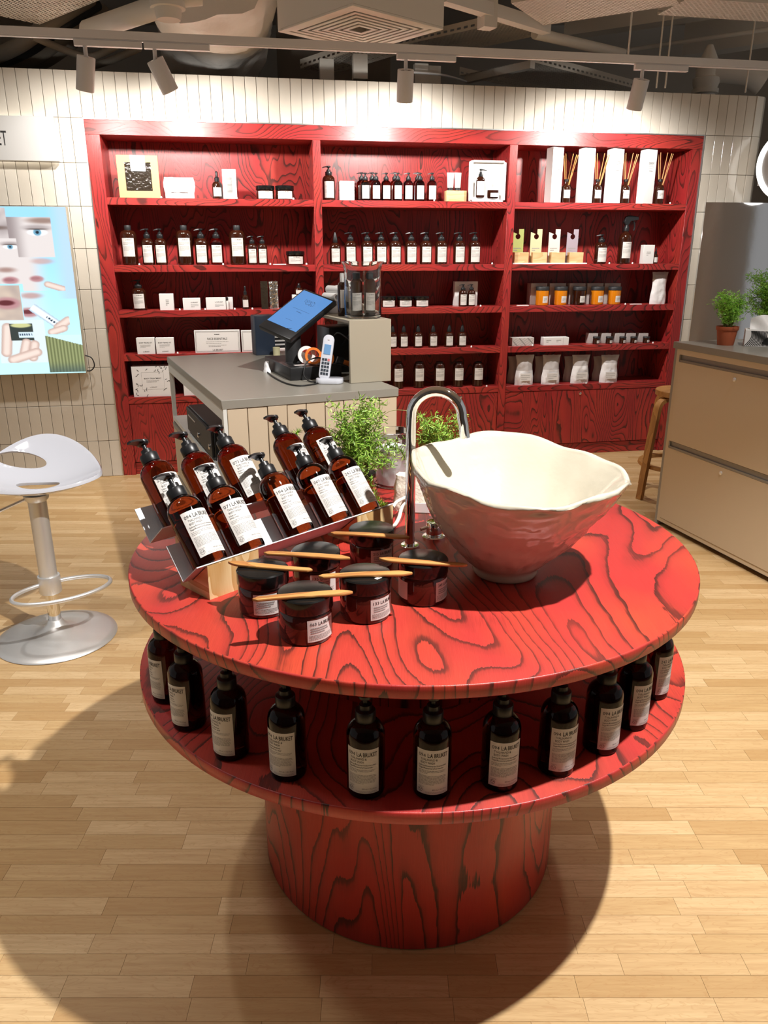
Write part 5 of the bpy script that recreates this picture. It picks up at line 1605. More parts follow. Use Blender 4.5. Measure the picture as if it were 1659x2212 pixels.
MB().obox(Matrix.Translation((0.145, 0.02, 0.045)) @ Matrix.Rotation(0.35, 4, 'Y'), 0.05, 0.016, 0.014).build('orange_handle', 'orange', td, bevel=0.004)
MB().obox(Matrix.Translation((0.100, 0.02, 0.060)) @ Matrix.Rotation(0.35, 4, 'Y'), 0.03, 0.016, 0.016).build('dark_grip', 'black', td, bevel=0.004)
# cordless phone in its cradle
pp_ = cm @ Vector((cl(716, 830).x, cl(716, 830).y + 0.03, CH))
ph = thing('cordless_phone', 'white cordless phone standing in its charging cradle', 'phone', pp_, CROT - 0.45)
MB().prism(rrect(-0.055, 0.060, -0.035, 0.045, 0.03, 8), 0, 0.022).build('cradle', 'white_gloss', ph, bevel=0.006)
PMx = Matrix.Translation((-0.022, 0.0, 0.014)) @ Matrix.Rotation(rad(8), 4, 'Y') @ Matrix.Rotation(rad(-10), 4, 'X')
hs = MB().prism(rrect(-0.023, 0.023, 0, 0.185, 0.021, 8), -0.012, 0.012, mtx=PMx @ Matrix.Rotation(PI / 2, 4, 'X')).build('handset', 'white_gloss', ph, bevel=0.003)
def on_phone(x0, x1, z0, z1, nm, mt): return MB().box(x0, x1, -0.0138, -0.012, z0, z1).xf(PMx).build(nm, mt, hs)
on_phone(-0.014, 0.014, 0.105, 0.145, 'phone_display', 'lcd')
for r_ in range(5):
    for k in range(3):
        on_phone(-0.0165 + 0.0115 * k, -0.0075 + 0.0115 * k, 0.020 + 0.0145 * r_, 0.0300 + 0.0145 * r_, 'key', 'red_key' if (r_ == 4 and k == 2) else 'white_key')
on_phone(-0.004, 0.004, 0.163, 0.166, 'earpiece', 'card_grey')
# loose cables on the counter
def ctab(px, py, h=0.004): return at_z(px, py, CH + h)
for nm, pts in (('a', [(0.330, 0.590, 0.004), (0.318, 0.420, 0.004), (0.322, 0.260, 0.004), (0.350, 0.185, 0.004), (0.400, 0.185, 0.004), (0.446, 0.212, 0.004)]), ('b', [(0.545, 0.345, 0.075), (0.490, 0.345, 0.090), (0.440, 0.338, 0.076), (0.415, 0.312, 0.030), (0.425, 0.275, 0.005), (0.450, 0.240, 0.004)])):
    c_ = MB().tube(spline([cm @ Vector((q[0], q[1], CH + q[2])) for q in pts], 7), 0.0032, 8).build('charger_cable', 'cable', None, smooth=80)
    tag(c_, 'black cable lying along the counter edge by the till' if nm == 'a' else 'black cable curling up between the till base and the phone', 'cable')

# ================================================================== DRAWER CABINET WITH PLANTS
KO = Vector((1.637, 4.36, 0)); KROT = math.atan2(-0.957, 0.289); KL, KD, KH = 1.70, 0.62, 1.08
cab = thing('drawer_cabinet', 'beige drawer cabinet with grey worktop and channel handles', 'cabinet', KO, KROT)
km = Matrix.Translation(KO) @ Matrix.Rotation(KROT, 4, 'Z')
MB().box(-0.006, KL, -0.012, KD, KH - 0.036, KH).build('worktop', 'grey_top', cab, bevel=0.002, bseg=1)
MB().box(0.0, 0.020, 0.0, KD, 0.0, KH - 0.036).build('end_panel', 'grey_frame', cab)
MB().box(0.020, KL, 0.012, KD, 0.045, KH - 0.036).build('carcass', 'beige_lam', cab)
MB().box(0.020, KL, 0.050, KD, 0.0, 0.045).build('plinth', 'toe_kick', cab)
MB().box(0.020, KL, 0.0, 0.012, 1.014, KH - 0.036).build('top_strip', 'beige_lam', cab)
MB().box(0.020, KL, 0.0, 0.012, 0.030, 0.052).build('bottom_strip', 'beige_lam', cab)
MB().box(0.020, 0.048, 0.0, 0.012, 0.052, 1.014).build('edge_strip', 'beige_lam', cab)
for z0, z1 in ((0.525, 0.975), (0.055, 0.483)):
    for x0, x1 in ((0.050, 0.95), (0.954, KL)):
        d_ = MB().box(x0, x1, -0.004, 0.012, z0, z1).build('drawer_front', 'beige_lam', cab, bevel=0.0012, bseg=1)
        hc = MB().box(x0, x1, 0.004, 0.012, z1 + 0.001, z1 + 0.038); hc.box(x0, x1, -0.005, 0.006, z1 + 0.001, z1 + 0.012); hc.box(x0, x0 + 0.010, -0.005, 0.012, z1 + 0.001, z1 + 0.038)
        hc.build('channel_handle', 'handle_grey', d_)
        MB().lathe([(0.0105, 0), (0.0105, 0.005), (0.007, 0.008), (0.0001, 0.008)], 18).xf(Matrix.Translation((x0 + (x1 - x0) * 0.5, -0.004, z1 - 0.012 - 0.02)) @ Matrix.Rotation(PI / 2, 4, 'X')).build('lock', 'steel', d_)
pA = at_z(1566, 747, KH) + Vector((0.02, 0.045, 0))
pl1 = thing('potted_fern', 'small feathery fern in a terracotta pot on the grey cabinet top', 'plant', (pA.x, pA.y, KH))
pot(pl1, 0.056, 0.098, 'terracotta')
fern(pl1, 70, 0.20, 0.085, 0.085, 'leaf2', 21, 20, 0.016, (0.0, 0), 0.12, 0.0014)
pB = at_z(1662, 735, KH) + Vector((0.05, 0.13, 0))
pl2 = thing('potted_fern', 'large bright green bushy fern behind the patterned tissue box', 'plant', (pB.x, pB.y, KH))
pot(pl2, 0.062, 0.10, 'terracotta')
fern(pl2, 130, 0.30, 0.17, 0.085, 'leaf2', 22, 26, 0.019, (0.0, 0), 0.2, 0.0017)
tq = at_z(1606, 748, KH)
tx = thing('tissue_box', 'tissue box with black and white line pattern on the grey cabinet top', 'box', (tq.x, tq.y, KH), rad(-22))
MB().box(0, 0.25, 0, 0.13, 0, 0.085).build('carton', 'card', tx, bevel=0.002, bseg=1)
tpn = Print(); rt = random.Random(9)
for k in range(15):
    x0 = 0.004 + 0.007 * k
    tpn.stroke([(min(0.246, x0 + 0.016 * math.sin(1.2 * i / 5 * 2 + k * 0.15) + 0.02 * i / 6), 0.004 + 0.077 * i / 6) for i in range(7)], 0.0042)
tpn.parts.append(([(0.135 + 0.05 * math.cos(a), 0.012 + abs(0.045 * math.sin(a))) for a in [PI * i / 14 for i in range(15)]], [tuple(range(15))], 0))
for k in range(8): tpn.stroke([(0.19 + 0.007 * k, 0.004), (0.185 + 0.0075 * k, 0.04), (0.19 + 0.007 * k, 0.081)], 0.0042)
tpn.flat().build('pattern', ['ink', 'ink_grey'], tx, smooth=0)
tsv = []; 
for j in range(9):
    for i in range(13):
        s_ = i / 12; t_ = j / 8
        tsv.append((0.02 + 0.20 * s_, 0.055 + 0.03 * (t_ - 0.5) + 0.012 * math.sin(s_ * 9 + t_ * 3), 0.0855 + t_ * (0.055 + 0.02 * math.sin(s_ * 5))))
MB().add(tsv, [(j * 13 + i, j * 13 + i + 1, (j + 1) * 13 + i + 1, (j + 1) * 13 + i) for j in range(8) for i in range(12)]).build('tissue', 'card', tx, smooth=80)

# round make-up mirror on an arm at the end of the tiled wall
mu, mz = wall_uz(1712, 356, -0.22)
mp = wall_pt(mu, -0.22, mz)
mir = thing('round_mirror', 'round illuminated make-up mirror on a white bracket at the wall end', 'mirror', mp, WROT - 0.25)
Rm = Matrix.Rotation(PI / 2, 4, 'X')
MB().lathe([(0.222, -0.02), (0.245, -0.02), (0.25, -0.01), (0.25, 0.016), (0.228, 0.020), (0.222, 0.020), (0.222, -0.02)], 64, cap=False).xf(Rm).build('light_ring', 'ringlight', mir)
MB().lathe([(0.222, -0.018), (0.222, 0.014), (0.0001, 0.014)], 64).xf(Rm).build('mirror_glass', 'white_metal', mir)
MB().box(-0.17, 0.05, 0.02, 0.16, -0.13, 0.13).build('bracket', 'white_metal', mir, bevel=0.004)

# wooden stool behind the cabinet
stl = thing('wooden_stool', 'round wooden stool with bent legs partly behind the drawer cabinet', 'stool', (1.945, 4.95, 0), 0)
MB().lathe([(0.165, 0.672), (0.172, 0.675), (0.172, 0.706), (0.168, 0.71), (0.0001, 0.71)], 48).build('seat', 'birch', stl)
for a in (3.58, 3.58 + PI / 2, 3.58 + PI, 3.58 - PI / 2):
    d = Vector((math.cos(a), math.sin(a), 0)); s_ = Vector((-d.y, d.x, 0))
    path = spline([d * 0.05 + Vector((0, 0, 0.655)), d * 0.15 + Vector((0, 0, 0.652)), d * 0.195 + Vector((0, 0, 0.625)), d * 0.21 + Vector((0, 0, 0.55)), d * 0.245 + Vector((0, 0, 0.28)), d * 0.274 + Vector((0, 0, 0.0))], 6)
    v = []; f = []
    for i, p in enumerate(path):
        t = (path[min(i + 1, len(path) - 1)] - path[max(i - 1, 0)]).normalized(); nn = s_.cross(t)
        for sx, sn in ((-1, -1), (1, -1), (1, 1), (-1, 1)): v.append(p + s_ * 0.022 * sx + nn * 0.013 * sn)
    for i in range(len(path) - 1):
        for k in range(4): f.append((4 * i + k, 4 * i + (k + 1) % 4, 4 * i + 4 + (k + 1) % 4, 4 * i + 4 + k))
    f += [(3, 2, 1, 0), tuple(4 * (len(path) - 1) + k for k in range(4))]
    v = [Vector((q.x, q.y, max(0, q.z))) for q in v]
    MB().add(v, f).build('leg', 'birch', stl, smooth=50)
MB().lathe([(0.200, 0.205), (0.232, 0.205), (0.235, 0.210), (0.232, 0.228), (0.203, 0.228), (0.200, 0.205)], 48, cap=False).build('foot_ring', 'birch', stl)

# ================================================================== SWIVEL STOOL
SO = Vector((-1.393, 2.917, 0))
st = thing('swivel_stool', 'glossy white bucket bar stool on a satin steel pedestal', 'stool', SO)
def seat_z(x, y_):
    z = 0.656 + 0.95 * x * x + (2.0 if y_ < 0 else 3.4) * y_ * y_
    return z
outl = []
for k in range(72):
    a = 2 * PI * k / 72; c_, s_ = math.cos(a), math.sin(a)
    rx = 0.255; ry = 0.228 if s_ > 0 else 0.135
    e = 1.95
    r = (abs(c_ / rx) ** e + abs(s_ / ry) ** e) ** (-1 / e)
    outl.append(Vector((r * c_, r * s_)))
def hole(cx, cy, rx, ry, n=28, bend=0.0): return [Vector((cx + rx * math.cos(2 * PI * k / n), cy + ry * math.sin(2 * PI * k / n) + bend * (rx * math.cos(2 * PI * k / n)) ** 2)) for k in range(n)]
holes = [hole(-0.090, 0.150, 0.100, 0.026, bend=-0.8), hole(0.000, 0.035, 0.085, 0.026, bend=0.5)]
pts2 = list(outl); edges = [(k, (k + 1) % 72) for k in range(72)]
for h_ in holes:
    b = len(pts2); pts2 += h_; edges += [(b + k, b + (k + 1) % len(h_)) for k in range(len(h_))]
def inside(p, poly):
    r = False; j = len(poly) - 1
    for i in range(len(poly)):
        if (poly[i].y > p.y) != (poly[j].y > p.y) and p.x < (poly[j].x - poly[i].x) * (p.y - poly[i].y) / (poly[j].y - poly[i].y) + poly[i].x: r = not r
        j = i
    return r
for i in range(-26, 27):
    for j in range(-24, 25):
        q = Vector((i * 0.0098, j * 0.0098 + (0.0049 if i % 2 else 0)))
        if inside(q * 1.03, outl) and not any(inside(q, h_) for h_ in holes):
            if min((q - v_).length for h_ in holes for v_ in h_) > 0.005: pts2.append(q)
r_ = delaunay_2d_cdt(pts2, edges, [], 1, 1e-5)
v2, tri = r_[0], r_[2]
tri = [t for t in tri if not any(inside((v2[t[0]] + v2[t[1]] + v2[t[2]]) / 3, h_) for h_ in holes)]
sm_ = MB().add([(p.x, p.y, seat_z(p.x, p.y)) for p in v2], tri)
seat = sm_.build('seat_shell', 'white_gloss', st, smooth=80)
so_ = seat.modifiers.new('thickness', 'SOLIDIFY'); so_.thickness = 0.014; so_.offset = -1
bv_ = seat.modifiers.new('round_edge', 'BEVEL'); bv_.width = 0.005; bv_.segments = 3; bv_.limit_method = 'ANGLE'; bv_.angle_limit = rad(50)
seat.rotation_euler = (0, 0, 0.10)
MB().lathe([(0.0001, 0.640), (0.05, 0.638), (0.046, 0.620), (0.0365, 0.610)], 32).build('seat_mount', 'steel', st)
MB().lathe([(0.0355, 0.632), (0.0355, 0.262)], 40).build('outer_post', 'steel', st)
MB().lathe([(0.025, 0.30), (0.025, 0.06)], 32).build('gas_lift', 'chrome', st)
MB().lathe([(0.037, 0.285), (0.0435, 0.285), (0.0445, 0.281), (0.0445, 0.214), (0.043, 0.210), (0.026, 0.210)], 40).build('collar', 'steel', st)
md, nd_ = Vector((0.81, 0.58, 0)), Vector((0.58, -0.81, 0)); rcn = Vector((-1.3125, 2.848, 0)) - SO
ring = []
for k in range(64):
    a = 2 * PI * k / 64; ring.append(rcn + md * 0.192 * math.cos(a) + nd_ * 0.108 * math.sin(a) + Vector((0, 0, 0.250)))
MB().tube(ring, 0.0085, 12, closed=True).build('foot_ring', 'steel', st, smooth=80)
MB().lathe([(0.238, 0.0), (0.243, 0.003), (0.240, 0.009), (0.215, 0.017), (0.150, 0.026), (0.090, 0.036), (0.055, 0.049), (0.036, 0.066), (0.029, 0.082), (0.026, 0.085)], 72).build('pedestal_base', 'steel', st, smooth=60)
MB().tube([(-0.03, -0.02, 0.625), (-0.16, -0.10, 0.575), (-0.26, -0.16, 0.545)], 0.006, 8).build('lift_lever', 'steel', st)

# ================================================================== SIGN, SCREEN
su1 = wall_uz(115, 252, -0.09)[0]; sz0 = wall_uz(112, 348, -0.09)[1]; sz1 = wall_uz(112, 252, -0.09)[1]
sign = thing('shop_sign', 'white backlit shop sign box with black lettering on the tiled wall', 'sign', WA, WROT)
su0 = su1 - 0.95
MB().box(su0, su1, -0.09, -0.035, sz0, sz1).build('sign_box', 'sign_white', sign, bevel=0.002, bseg=1)
led = MB(); led.box(su0 + 0.01, su1 - 0.012, -0.032, -0.022, sz1 - 0.022, sz1 - 0.012); led.box(su0 + 0.01, su1 - 0.012, -0.032, -0.022, sz0 + 0.012, sz0 + 0.022); led.box(su1 - 0.022, su1 - 0.012, -0.032, -0.022, sz0 + 0.022, sz1 - 0.022)
led.build('light_strip', 'led', sign)
MB().box(su0 + 0.04, su1 - 0.04, -0.035, 0.0, sz0 + 0.05, sz1 - 0.05).build('standoff', 'white_metal', sign)
tu = wall_uz(15, 300, -0.0905)[0]
Print().text('L:A BRUKET', tu, sz0 + 0.085, 0.120, 0.30, align='r', bold=0.002).flat().build('lettering', ['ink'], sign, loc=(0, -0.0903, 0), smooth=0)

tvv = -0.075
t_u1 = wall_uz(141, 447, tvv)[0]; tz1 = wall_uz(140, 447, tvv)[1]; tz0 = wall_uz(179, 805, tvv)[1]
tvw = 0.80
tv = thing('advert_screen', 'portrait wall screen showing a pale blue collage of face close-ups', 'screen', WA, WROT)
MB().box(t_u1 - tvw, t_u1 + 0.004, tvv + 0.0015, -0.012, tz0 - 0.003, tz1 + 0.003).build('screen_case', 'greige', tv, bevel=0.002, bseg=1)
NX, NZ = 170, 230


def lerp3(a, b, t): return tuple(a[i] + (b[i] - a[i]) * t for i in range(3))


def sm(e0, e1, x):
    t = max(0.0, min(1.0, (x - e0) / (e1 - e0))) if e1 != e0 else float(x > e0); return t * t * (3 - 2 * t)


def ell(x, y_, cx, cy, rx, ry, soft=0.3):
    d = math.hypot((x - cx) / rx, (y_ - cy) / ry); return 1 - sm(1 - soft, 1 + soft, d)


SKIN, SKIN_D, LIPC = (216, 208, 206), (146, 134, 134), (178, 132, 136)


def advert(dx, py):
    """dx: photo-scale pixels left of the screen's right edge, py: photo row"""
    c = lerp3((150, 208, 246), (190, 240, 250), sm(450, 800, py))
    c = lerp3(c, (176, 206, 246), 1 - sm(8, 40, dx) if py < 640 else 0)
    nz = noise.noise(Vector((dx * 0.05, py * 0.05, 0)))
    def eye(c, cx, cy, s):
        c = lerp3(c, SKIN_D, 0.7 * ell(dx, py, cx, cy - 9 * s, 22 * s, 6 * s, 0.6))
        c = lerp3(c, (236, 240, 244), ell(dx, py, cx, cy, 17 * s, 7 * s, 0.2)); c = lerp3(c, (110, 160, 186), ell(dx, py, cx, cy, 7 * s, 7 * s, 0.15))
        c = lerp3(c, (24, 34, 44), ell(dx, py, cx, cy, 3 * s, 3 * s, 0.3)); return lerp3(c, (70, 56, 52), 0.8 * ell(dx, py, cx, cy - 6.5 * s, 17 * s, 1.6 * s, 0.5))
    def mouth(c, cx, cy, s, op):
        c = lerp3(c, LIPC, ell(dx, py, cx, cy, 20 * s, 11 * s, 0.3))
        return lerp3(c, (96, 44, 50), op * ell(dx, py, cx + 2, cy - 1, 13 * s, 5 * s, 0.3))
    def fing(c, x0, y0, x1, y1, r):
        L = math.hypot(x1 - x0, y1 - y0); t = max(0, min(1, ((dx - x0) * (x1 - x0) + (py - y0) * (y1 - y0)) / L / L)); d = math.hypot(dx - x0 - t * (x1 - x0), py - y0 - t * (y1 - y0))
        return lerp3(c, lerp3((228, 208, 198), (186, 160, 150), sm(0.2, 1, d / r)), 1 - sm(0.85, 1.05, d / r))
    if 104 < dx < 190 and 449 < py < 512:
        c = lerp3(SKIN, SKIN_D, 0.5 + 0.5 * nz); c = lerp3(c, (90, 70, 62), 0.6 * ell(dx, py, 128, 490, 26, 4, 0.6))
    if 29 < dx < 104 and 468 < py < 550:
        c = lerp3(SKIN, SKIN_D, sm(70, 104, dx)); c = lerp3(c, (120, 90, 78), 0.7 * ell(dx, py, 42, 475, 26, 6, 0.6)); c = eye(c, 54, 499, 1.0)
    if 92 < dx < 200 and 511 < py < 607:
        c = lerp3(SKIN, SKIN_D, sm(120, 175, dx)); c = eye(c, 104, 529, 0.7); c = eye(c, 156, 533, 0.8); c = lerp3(c, (146, 112, 104), 0.8 * ell(dx, py, 117, 577, 15, 5, 0.7)); c = mouth(c, 112, 599, 0.7, 0.3)
    if 18 < dx < 92 and 550 < py < 622:
        c = lerp3(c, SKIN, sm(40, 78, dx)); c = lerp3(c, (196, 150, 142), 0.7 * ell(dx, py, 52, 559, 18, 6, 0.5)); c = mouth(c, 66, 596, 0.6, 0.2)
        c = fing(c, 48, 608, 22, 618, 7)
    if 99 < dx < 210 and 609 < py < 684:
        c = lerp3((216, 196, 176), SKIN_D, 0.4 + 0.4 * nz); c = mouth(c, 124, 648, 1.15, 1.0)
    if 18 < dx < 97 and 624 < py < 717:
        c = lerp3(c, SKIN, 0.6 * sm(40, 90, dx)); c = lerp3(c, (180, 130, 124), 0.7 * ell(dx, py, 80, 632, 18, 6, 0.5)); c = mouth(c, 88, 668, 0.9, 0.9)
        t = ((dx - 82) * (-56) + (py - 656) * 52) / (56 * 56 + 52 * 52); d = abs((dx - 82) * 52 + (py - 656) * 56) / math.hypot(56, 52)
        if 0 < t < 1 and d < 9: c = lerp3((236, 244, 250), (170, 190, 206), sm(3, 9, d)); c = (40, 60, 80) if (0.42 < t < 0.82 and d < 2.2 and int(t * 40) % 3) else c
        c = fing(c, 40, 702, 20, 686, 9); c = fing(c, 52, 712, 30, 704, 8)
    if 120 < dx < 215 and 684 < py < 745: c = lerp3(SKIN, SKIN_D, 0.4 + 0.3 * nz); c = mouth(c, 165, 712, 1.2, 0.4)
    if 64 < dx < 150 and 684 < py < 779:
        c = lerp3((206, 232, 240), SKIN, 0.4); c = fing(c, 138, 756, 130, 700, 10)
        if 86 < dx < 126 and 692 < py < 730:
            c = (54, 62, 60); c = lerp3(c, (196, 196, 140), ell(dx, py, 106, 696, 18, 5, 0.2))
            if 86 < dx < 112 and 711 < py < 724: c = (206, 224, 236); c = (60, 80, 100) if (714 < py < 719 and int(dx) % 4 < 2) else c
        c = fing(c, 108, 762, 100, 734, 9); c = fing(c, 92, 768, 86, 738, 9); c = fing(c, 128, 772, 84, 756, 10)
    if dx < 66 and 719 < py < 803:
        c = lerp3((98, 106, 70), (150, 158, 112), 0.5 + 0.5 * math.sin(dx * 1.05))
        if py < 719 + (66 - dx) * 0.35: c = (196, 226, 236)
        c = lerp3(c, (60, 80, 86), sm(775, 803, py) * 0.6)
    return c


vsx = []; fsx = []; cols = []
for j in range(NZ + 1):
    py = 447 + (805 - 447) * j / NZ; z = tz1 + (tz0 - tz1) * j / NZ
    for i in range(NX + 1):
        dx = 225 * (1 - i / NX); uq = t_u1 - tvw * (1 - i / NX)
        vsx.append((uq, tvv, z)); q = advert(dx, py); cols.append(srgb(*[max(0, min(255, k)) for k in q]))
for j in range(NZ):
    for i in range(NX):
        a = j * (NX + 1) + i; fsx.append((a, a + NX + 1, a + NX + 2, a + 1))
pic = MB().add(vsx, fsx).build('picture', 'screen', tv, smooth=0)
ca = pic.data.color_attributes.new('Col', 'FLOAT_COLOR', 'POINT')
ca.data.foreach_set('color', [k for q in cols for k in q])
cu0, cz0 = wall_uz(182, 767, -0.05); cu1, cz1 = wall_uz(186, 801, -0.05)
MB().tube(spline([(cu0 - 0.004, -0.05, cz0), (cu0 + 0.045, -0.05, cz0 - 0.02), (cu0 + 0.058, -0.05, (cz0 + cz1) / 2 - 0.02), (cu1 + 0.03, -0.05, cz1), (cu1 - 0.006, -0.05, cz1 + 0.004)], 6), 0.004, 8).build('cable_loop', 'cable', tv, smooth=80)

# ================================================================== TRACK LIGHTING
TVv = -0.70
rail = MB().box(-2.2, 6.2, TVv - 0.018, TVv + 0.018, 2.650, 2.690)
rail.box(-2.2, 6.2, TVv - 0.012, TVv + 0.012, 2.643, 2.650)
tag(rail.build('track_rail', 'white_metal', None, WA, (0, 0, WROT), bevel=0.0015, bseg=1), 'long white lighting track hanging in front of the tiled wall', 'track')
for uu, dz, (ax_, ay_), adj in ((0.165, 0, (-0.20, 0.25), 'nearest the backlit sign'), (0.53, 0, (0.46, 0.30), 'turned sideways above the kraft card pack'), (1.945, 0, (0.03, 0.34), 'above the middle shelving bay'), (3.43, 0, (-0.04, 0.34), 'above the bay with reed diffusers')):
    s = thing('track_spotlight', 'white cylindrical track spotlight ' + adj, 'spotlight', wall_pt(uu, TVv, 2.643), WROT)
    MB().prism(rrect(-0.055, 0.30, -0.016, 0.016, 0.008), -0.030, -0.001).build('adapter', 'white_metal', s)
    MB().tube([(0, 0, -0.028), (0, 0, -0.10)], 0.011, 14).build('stem', 'white_metal', s)
    ax = Vector((ax_, ay_, -1)).normalized(); top = Vector((0, 0, -0.085)) - ax * 0.006
    side = Vector((1, 0, 0)); side = (side - ax * side.dot(ax)).normalized(); oth = ax.cross(side)
    HM = Matrix((side, oth, ax)).transposed().to_4x4(); HM.translation = top
    MB().lathe([(0.030, 0.004), (0.046, 0.0), (0.048, 0.003), (0.048, 0.168), (0.044, 0.170), (0.042, 0.160), (0.0001, 0.158)], 36, cap=False).xf(HM).build('lamp_head', 'white_metal', s)
    MB().lathe([(0.032, 0.005), (0.0001, 0.0055)], 24).xf(HM).build('rear_cap', 'handle_grey', s)
    MB().lathe([(0.040, 0.1605), (0.0001, 0.161)], 24).xf(HM).build('lens', 'lens', s)
    lp = top + ax * 0.185
    spot('track_lamp', lp, lp + Vector((ax.x * 0.6, 0.95, -1.0)), 36 if uu < 0.3 else 56 if uu < 1 else 66, 150, 0.6, 0.03, (1, 0.96, 0.915), parent=s)

# ================================================================== CEILING SERVICES
VZ = 2.75
vN = at_z(762, 12, VZ); vs_ = 0.67
vent = thing('air_diffuser', 'square white louvred air diffuser in the ceiling services', 'vent', (vN.x, vN.y, VZ), rad(42))
wv = 0.045
fr = MB()
for (x0, x1, y0, y1) in ((0, vs_, 0, wv), (0, vs_, vs_ - wv, vs_), (0, wv, wv, vs_ - wv), (vs_ - wv, vs_, wv, vs_ - wv)): fr.box(x0, x1, y0, y1, 0, 0.012)
fr.build('frame', 'ceil2', vent, bevel=0.002, bseg=1)
for k in range(6):
    a = wv + 0.008 + k * 0.042; b = vs_ - a; z0 = 0.004; z1 = 0.0045; sl = 0.024
    m_ = MB()
    z0, z1 = z1, z0
    o1 = [(a, a), (b, a), (b, b), (a, b)]; i1 = [(a + sl, a + sl), (b - sl, a + sl), (b - sl, b - sl), (a + sl, b - sl)]
    v = [(x, y_, z1) for x, y_ in o1] + [(x, y_, z0) for x, y_ in i1] + [(x, y_, z1 + 0.004) for x, y_ in o1] + [(x, y_, z0 + 0.004) for x, y_ in i1]
    f = []
    for q in range(4):
        n_ = (q + 1) % 4; f += [(q, n_, 4 + n_, 4 + q), (8 + q, 12 + q, 12 + n_, 8 + n_), (4 + q, 4 + n_, 12 + n_, 12 + q), (q, 8 + q, 8 + n_, n_)]
    m_.add(v, f).build('louvre', 'ceil2', vent, smooth=0)
pl_ = MB()                                                # open-bottomed box: the slots look up into it
for (x0, x1, y0, y1) in ((0.0, vs_, 0.0, 0.01), (0.0, vs_, vs_ - 0.01, vs_), (0.0, 0.01, 0.01, vs_ - 0.01), (vs_ - 0.01, vs_, 0.01, vs_ - 0.01)): pl_.box(x0, x1, y0, y1, 0.012, 0.60)
pl_.box(0.0, vs_, 0.0, vs_, 0.60, 0.61)
plen = tag(pl_.build('air_plenum', 'ceil2', None, (vN.x, vN.y, VZ), (0, 0, rad(42))), 'cream sheet-metal air box above the louvred diffuser', 'duct')
# wrapped flexible duct
path = spline([(-1.01, 5.00, 3.24), (-1.07, 5.45, 3.18), (-1.15, 6.0, 3.12), (-1.32, 6.7, 3.07), (-1.47, 7.6, 3.1)], 10)
v = []; f = []; n1 = 40
for i, p in enumerate(path):
    t = i / (len(path) - 1)
    for k in range(n1):
        a = 2 * PI * k / n1
        r = 0.44 - 0.06 * t + 0.055 * noise.noise(Vector((math.cos(a) * 1.8, math.sin(a) * 1.8, i * 0.28))) + 0.025 * noise.noise(Vector((math.cos(a) * 5, math.sin(a) * 5, i * 0.7)))
        v.append((p.x + r * math.cos(a), p.y, p.z + r * math.sin(a)))
for i in range(len(path) - 1):
    for k in range(n1): f.append((i * n1 + k, i * n1 + (k + 1) % n1, (i + 1) * n1 + (k + 1) % n1, (i + 1) * n1 + k))
f += [tuple(range(n1)), tuple((len(path) - 1) * n1 + k for k in range(n1 - 1, -1, -1))]
tag(MB().add(v, f).build('wrapped_duct', 'duct', None, smooth=60), 'large crinkled cream wrapped air duct above the tiled wall', 'duct')
gb_ = [at_z(505, 100, 3.0), at_z(660, 105, 3.0)]
tag(MB().box(-0.85, 0.05, 6.9, 7.6, 2.62, 3.749).build('service_box', 'duct_grey', None), 'flat grey service box behind the wrapped duct', 'duct')


def tray(p0, p1, width, z, label, mat='tray', side=0.06, name='cable_tray'):
    a = at_z(p0[0], p0[1], z); b = at_z(p1[0], p1[1], z); d = b - a; L = d.length
    t = thing(name, label, 'cable tray', (a.x, a.y, z), math.atan2(d.y, d.x))
    MB().add([(0, 0, 0), (L, 0, 0), (L, width, 0), (0, width, 0)], [(0, 3, 2, 1)], [[(0, 0), (0, width), (L, width), (L, 0)]]).build('tray_floor', mat, t, smooth=0)
    for y_ in (0, width): MB().add([(0, y_, 0), (L, y_, 0), (L, y_, side), (0, y_, side)], [(0, 1, 2, 3)], [[(0, 0), (L, 0), (L, side), (0, side)]]).build('tray_side', 'tray_side', t, smooth=0)
    return t


tray((260, -18), (85, 53), 0.62, 2.86, 'slotted cable tray over the backlit sign')
tray((1469, 10), (1174, 55), 0.55, 2.95, 'slotted cable tray beside the square steel post')
tray((1700, 50), (1420, 32), 0.35, 3.0, 'slotted cable tray running along the far right beams', side=0.10)
tray((860, 100), (1100, 45), 0.45, 3.02, 'slotted cable tray beside the louvred diffuser', 'tray')
tray((1140, 131), (1390, 196), 0.66, 2.86, 'broad dotted cable tray just above the middle of the tiled wall', 'tray_dot')
tray((880, 112), (720, 160), 0.30, 2.85, 'dotted cable tray between wrapped duct and middle spotlight', 'tray_dot')


def bar(p0, p1, z0, z1, wd, ht, name, label, cat='beam', mat='ceil2'):
    a = at_z(p0[0], p0[1], z0); b = at_z(p1[0], p1[1], z1); d = (b - a).normalized(); s_ = d.cross(Vector((0, 0, 1))).normalized(); u_ = s_.cross(d)
    v = [p + s_ * wd / 2 * x + u_ * ht * y_ for p in (a, b) for x, y_ in ((-1, 0), (1, 0), (1, 1), (-1, 1))]
    o = MB().add(v, [(0, 1, 2, 3), (7, 6, 5, 4), (0, 4, 5, 1), (1, 5, 6, 2), (2, 6, 7, 3), (3, 7, 4, 0)]).build(name, mat, None, smooth=0)
    return tag(o, label, cat)


def pipe(pts, r, name, label, cat='pipe', mat='ceil2'):
    P = [at_z(px, py, z) for px, py, z in pts]
    o = MB().tube(spline(P, 8) if len(P) > 2 else P, r, 14).build(name, mat, None, smooth=70)
    return tag(o, label, cat)


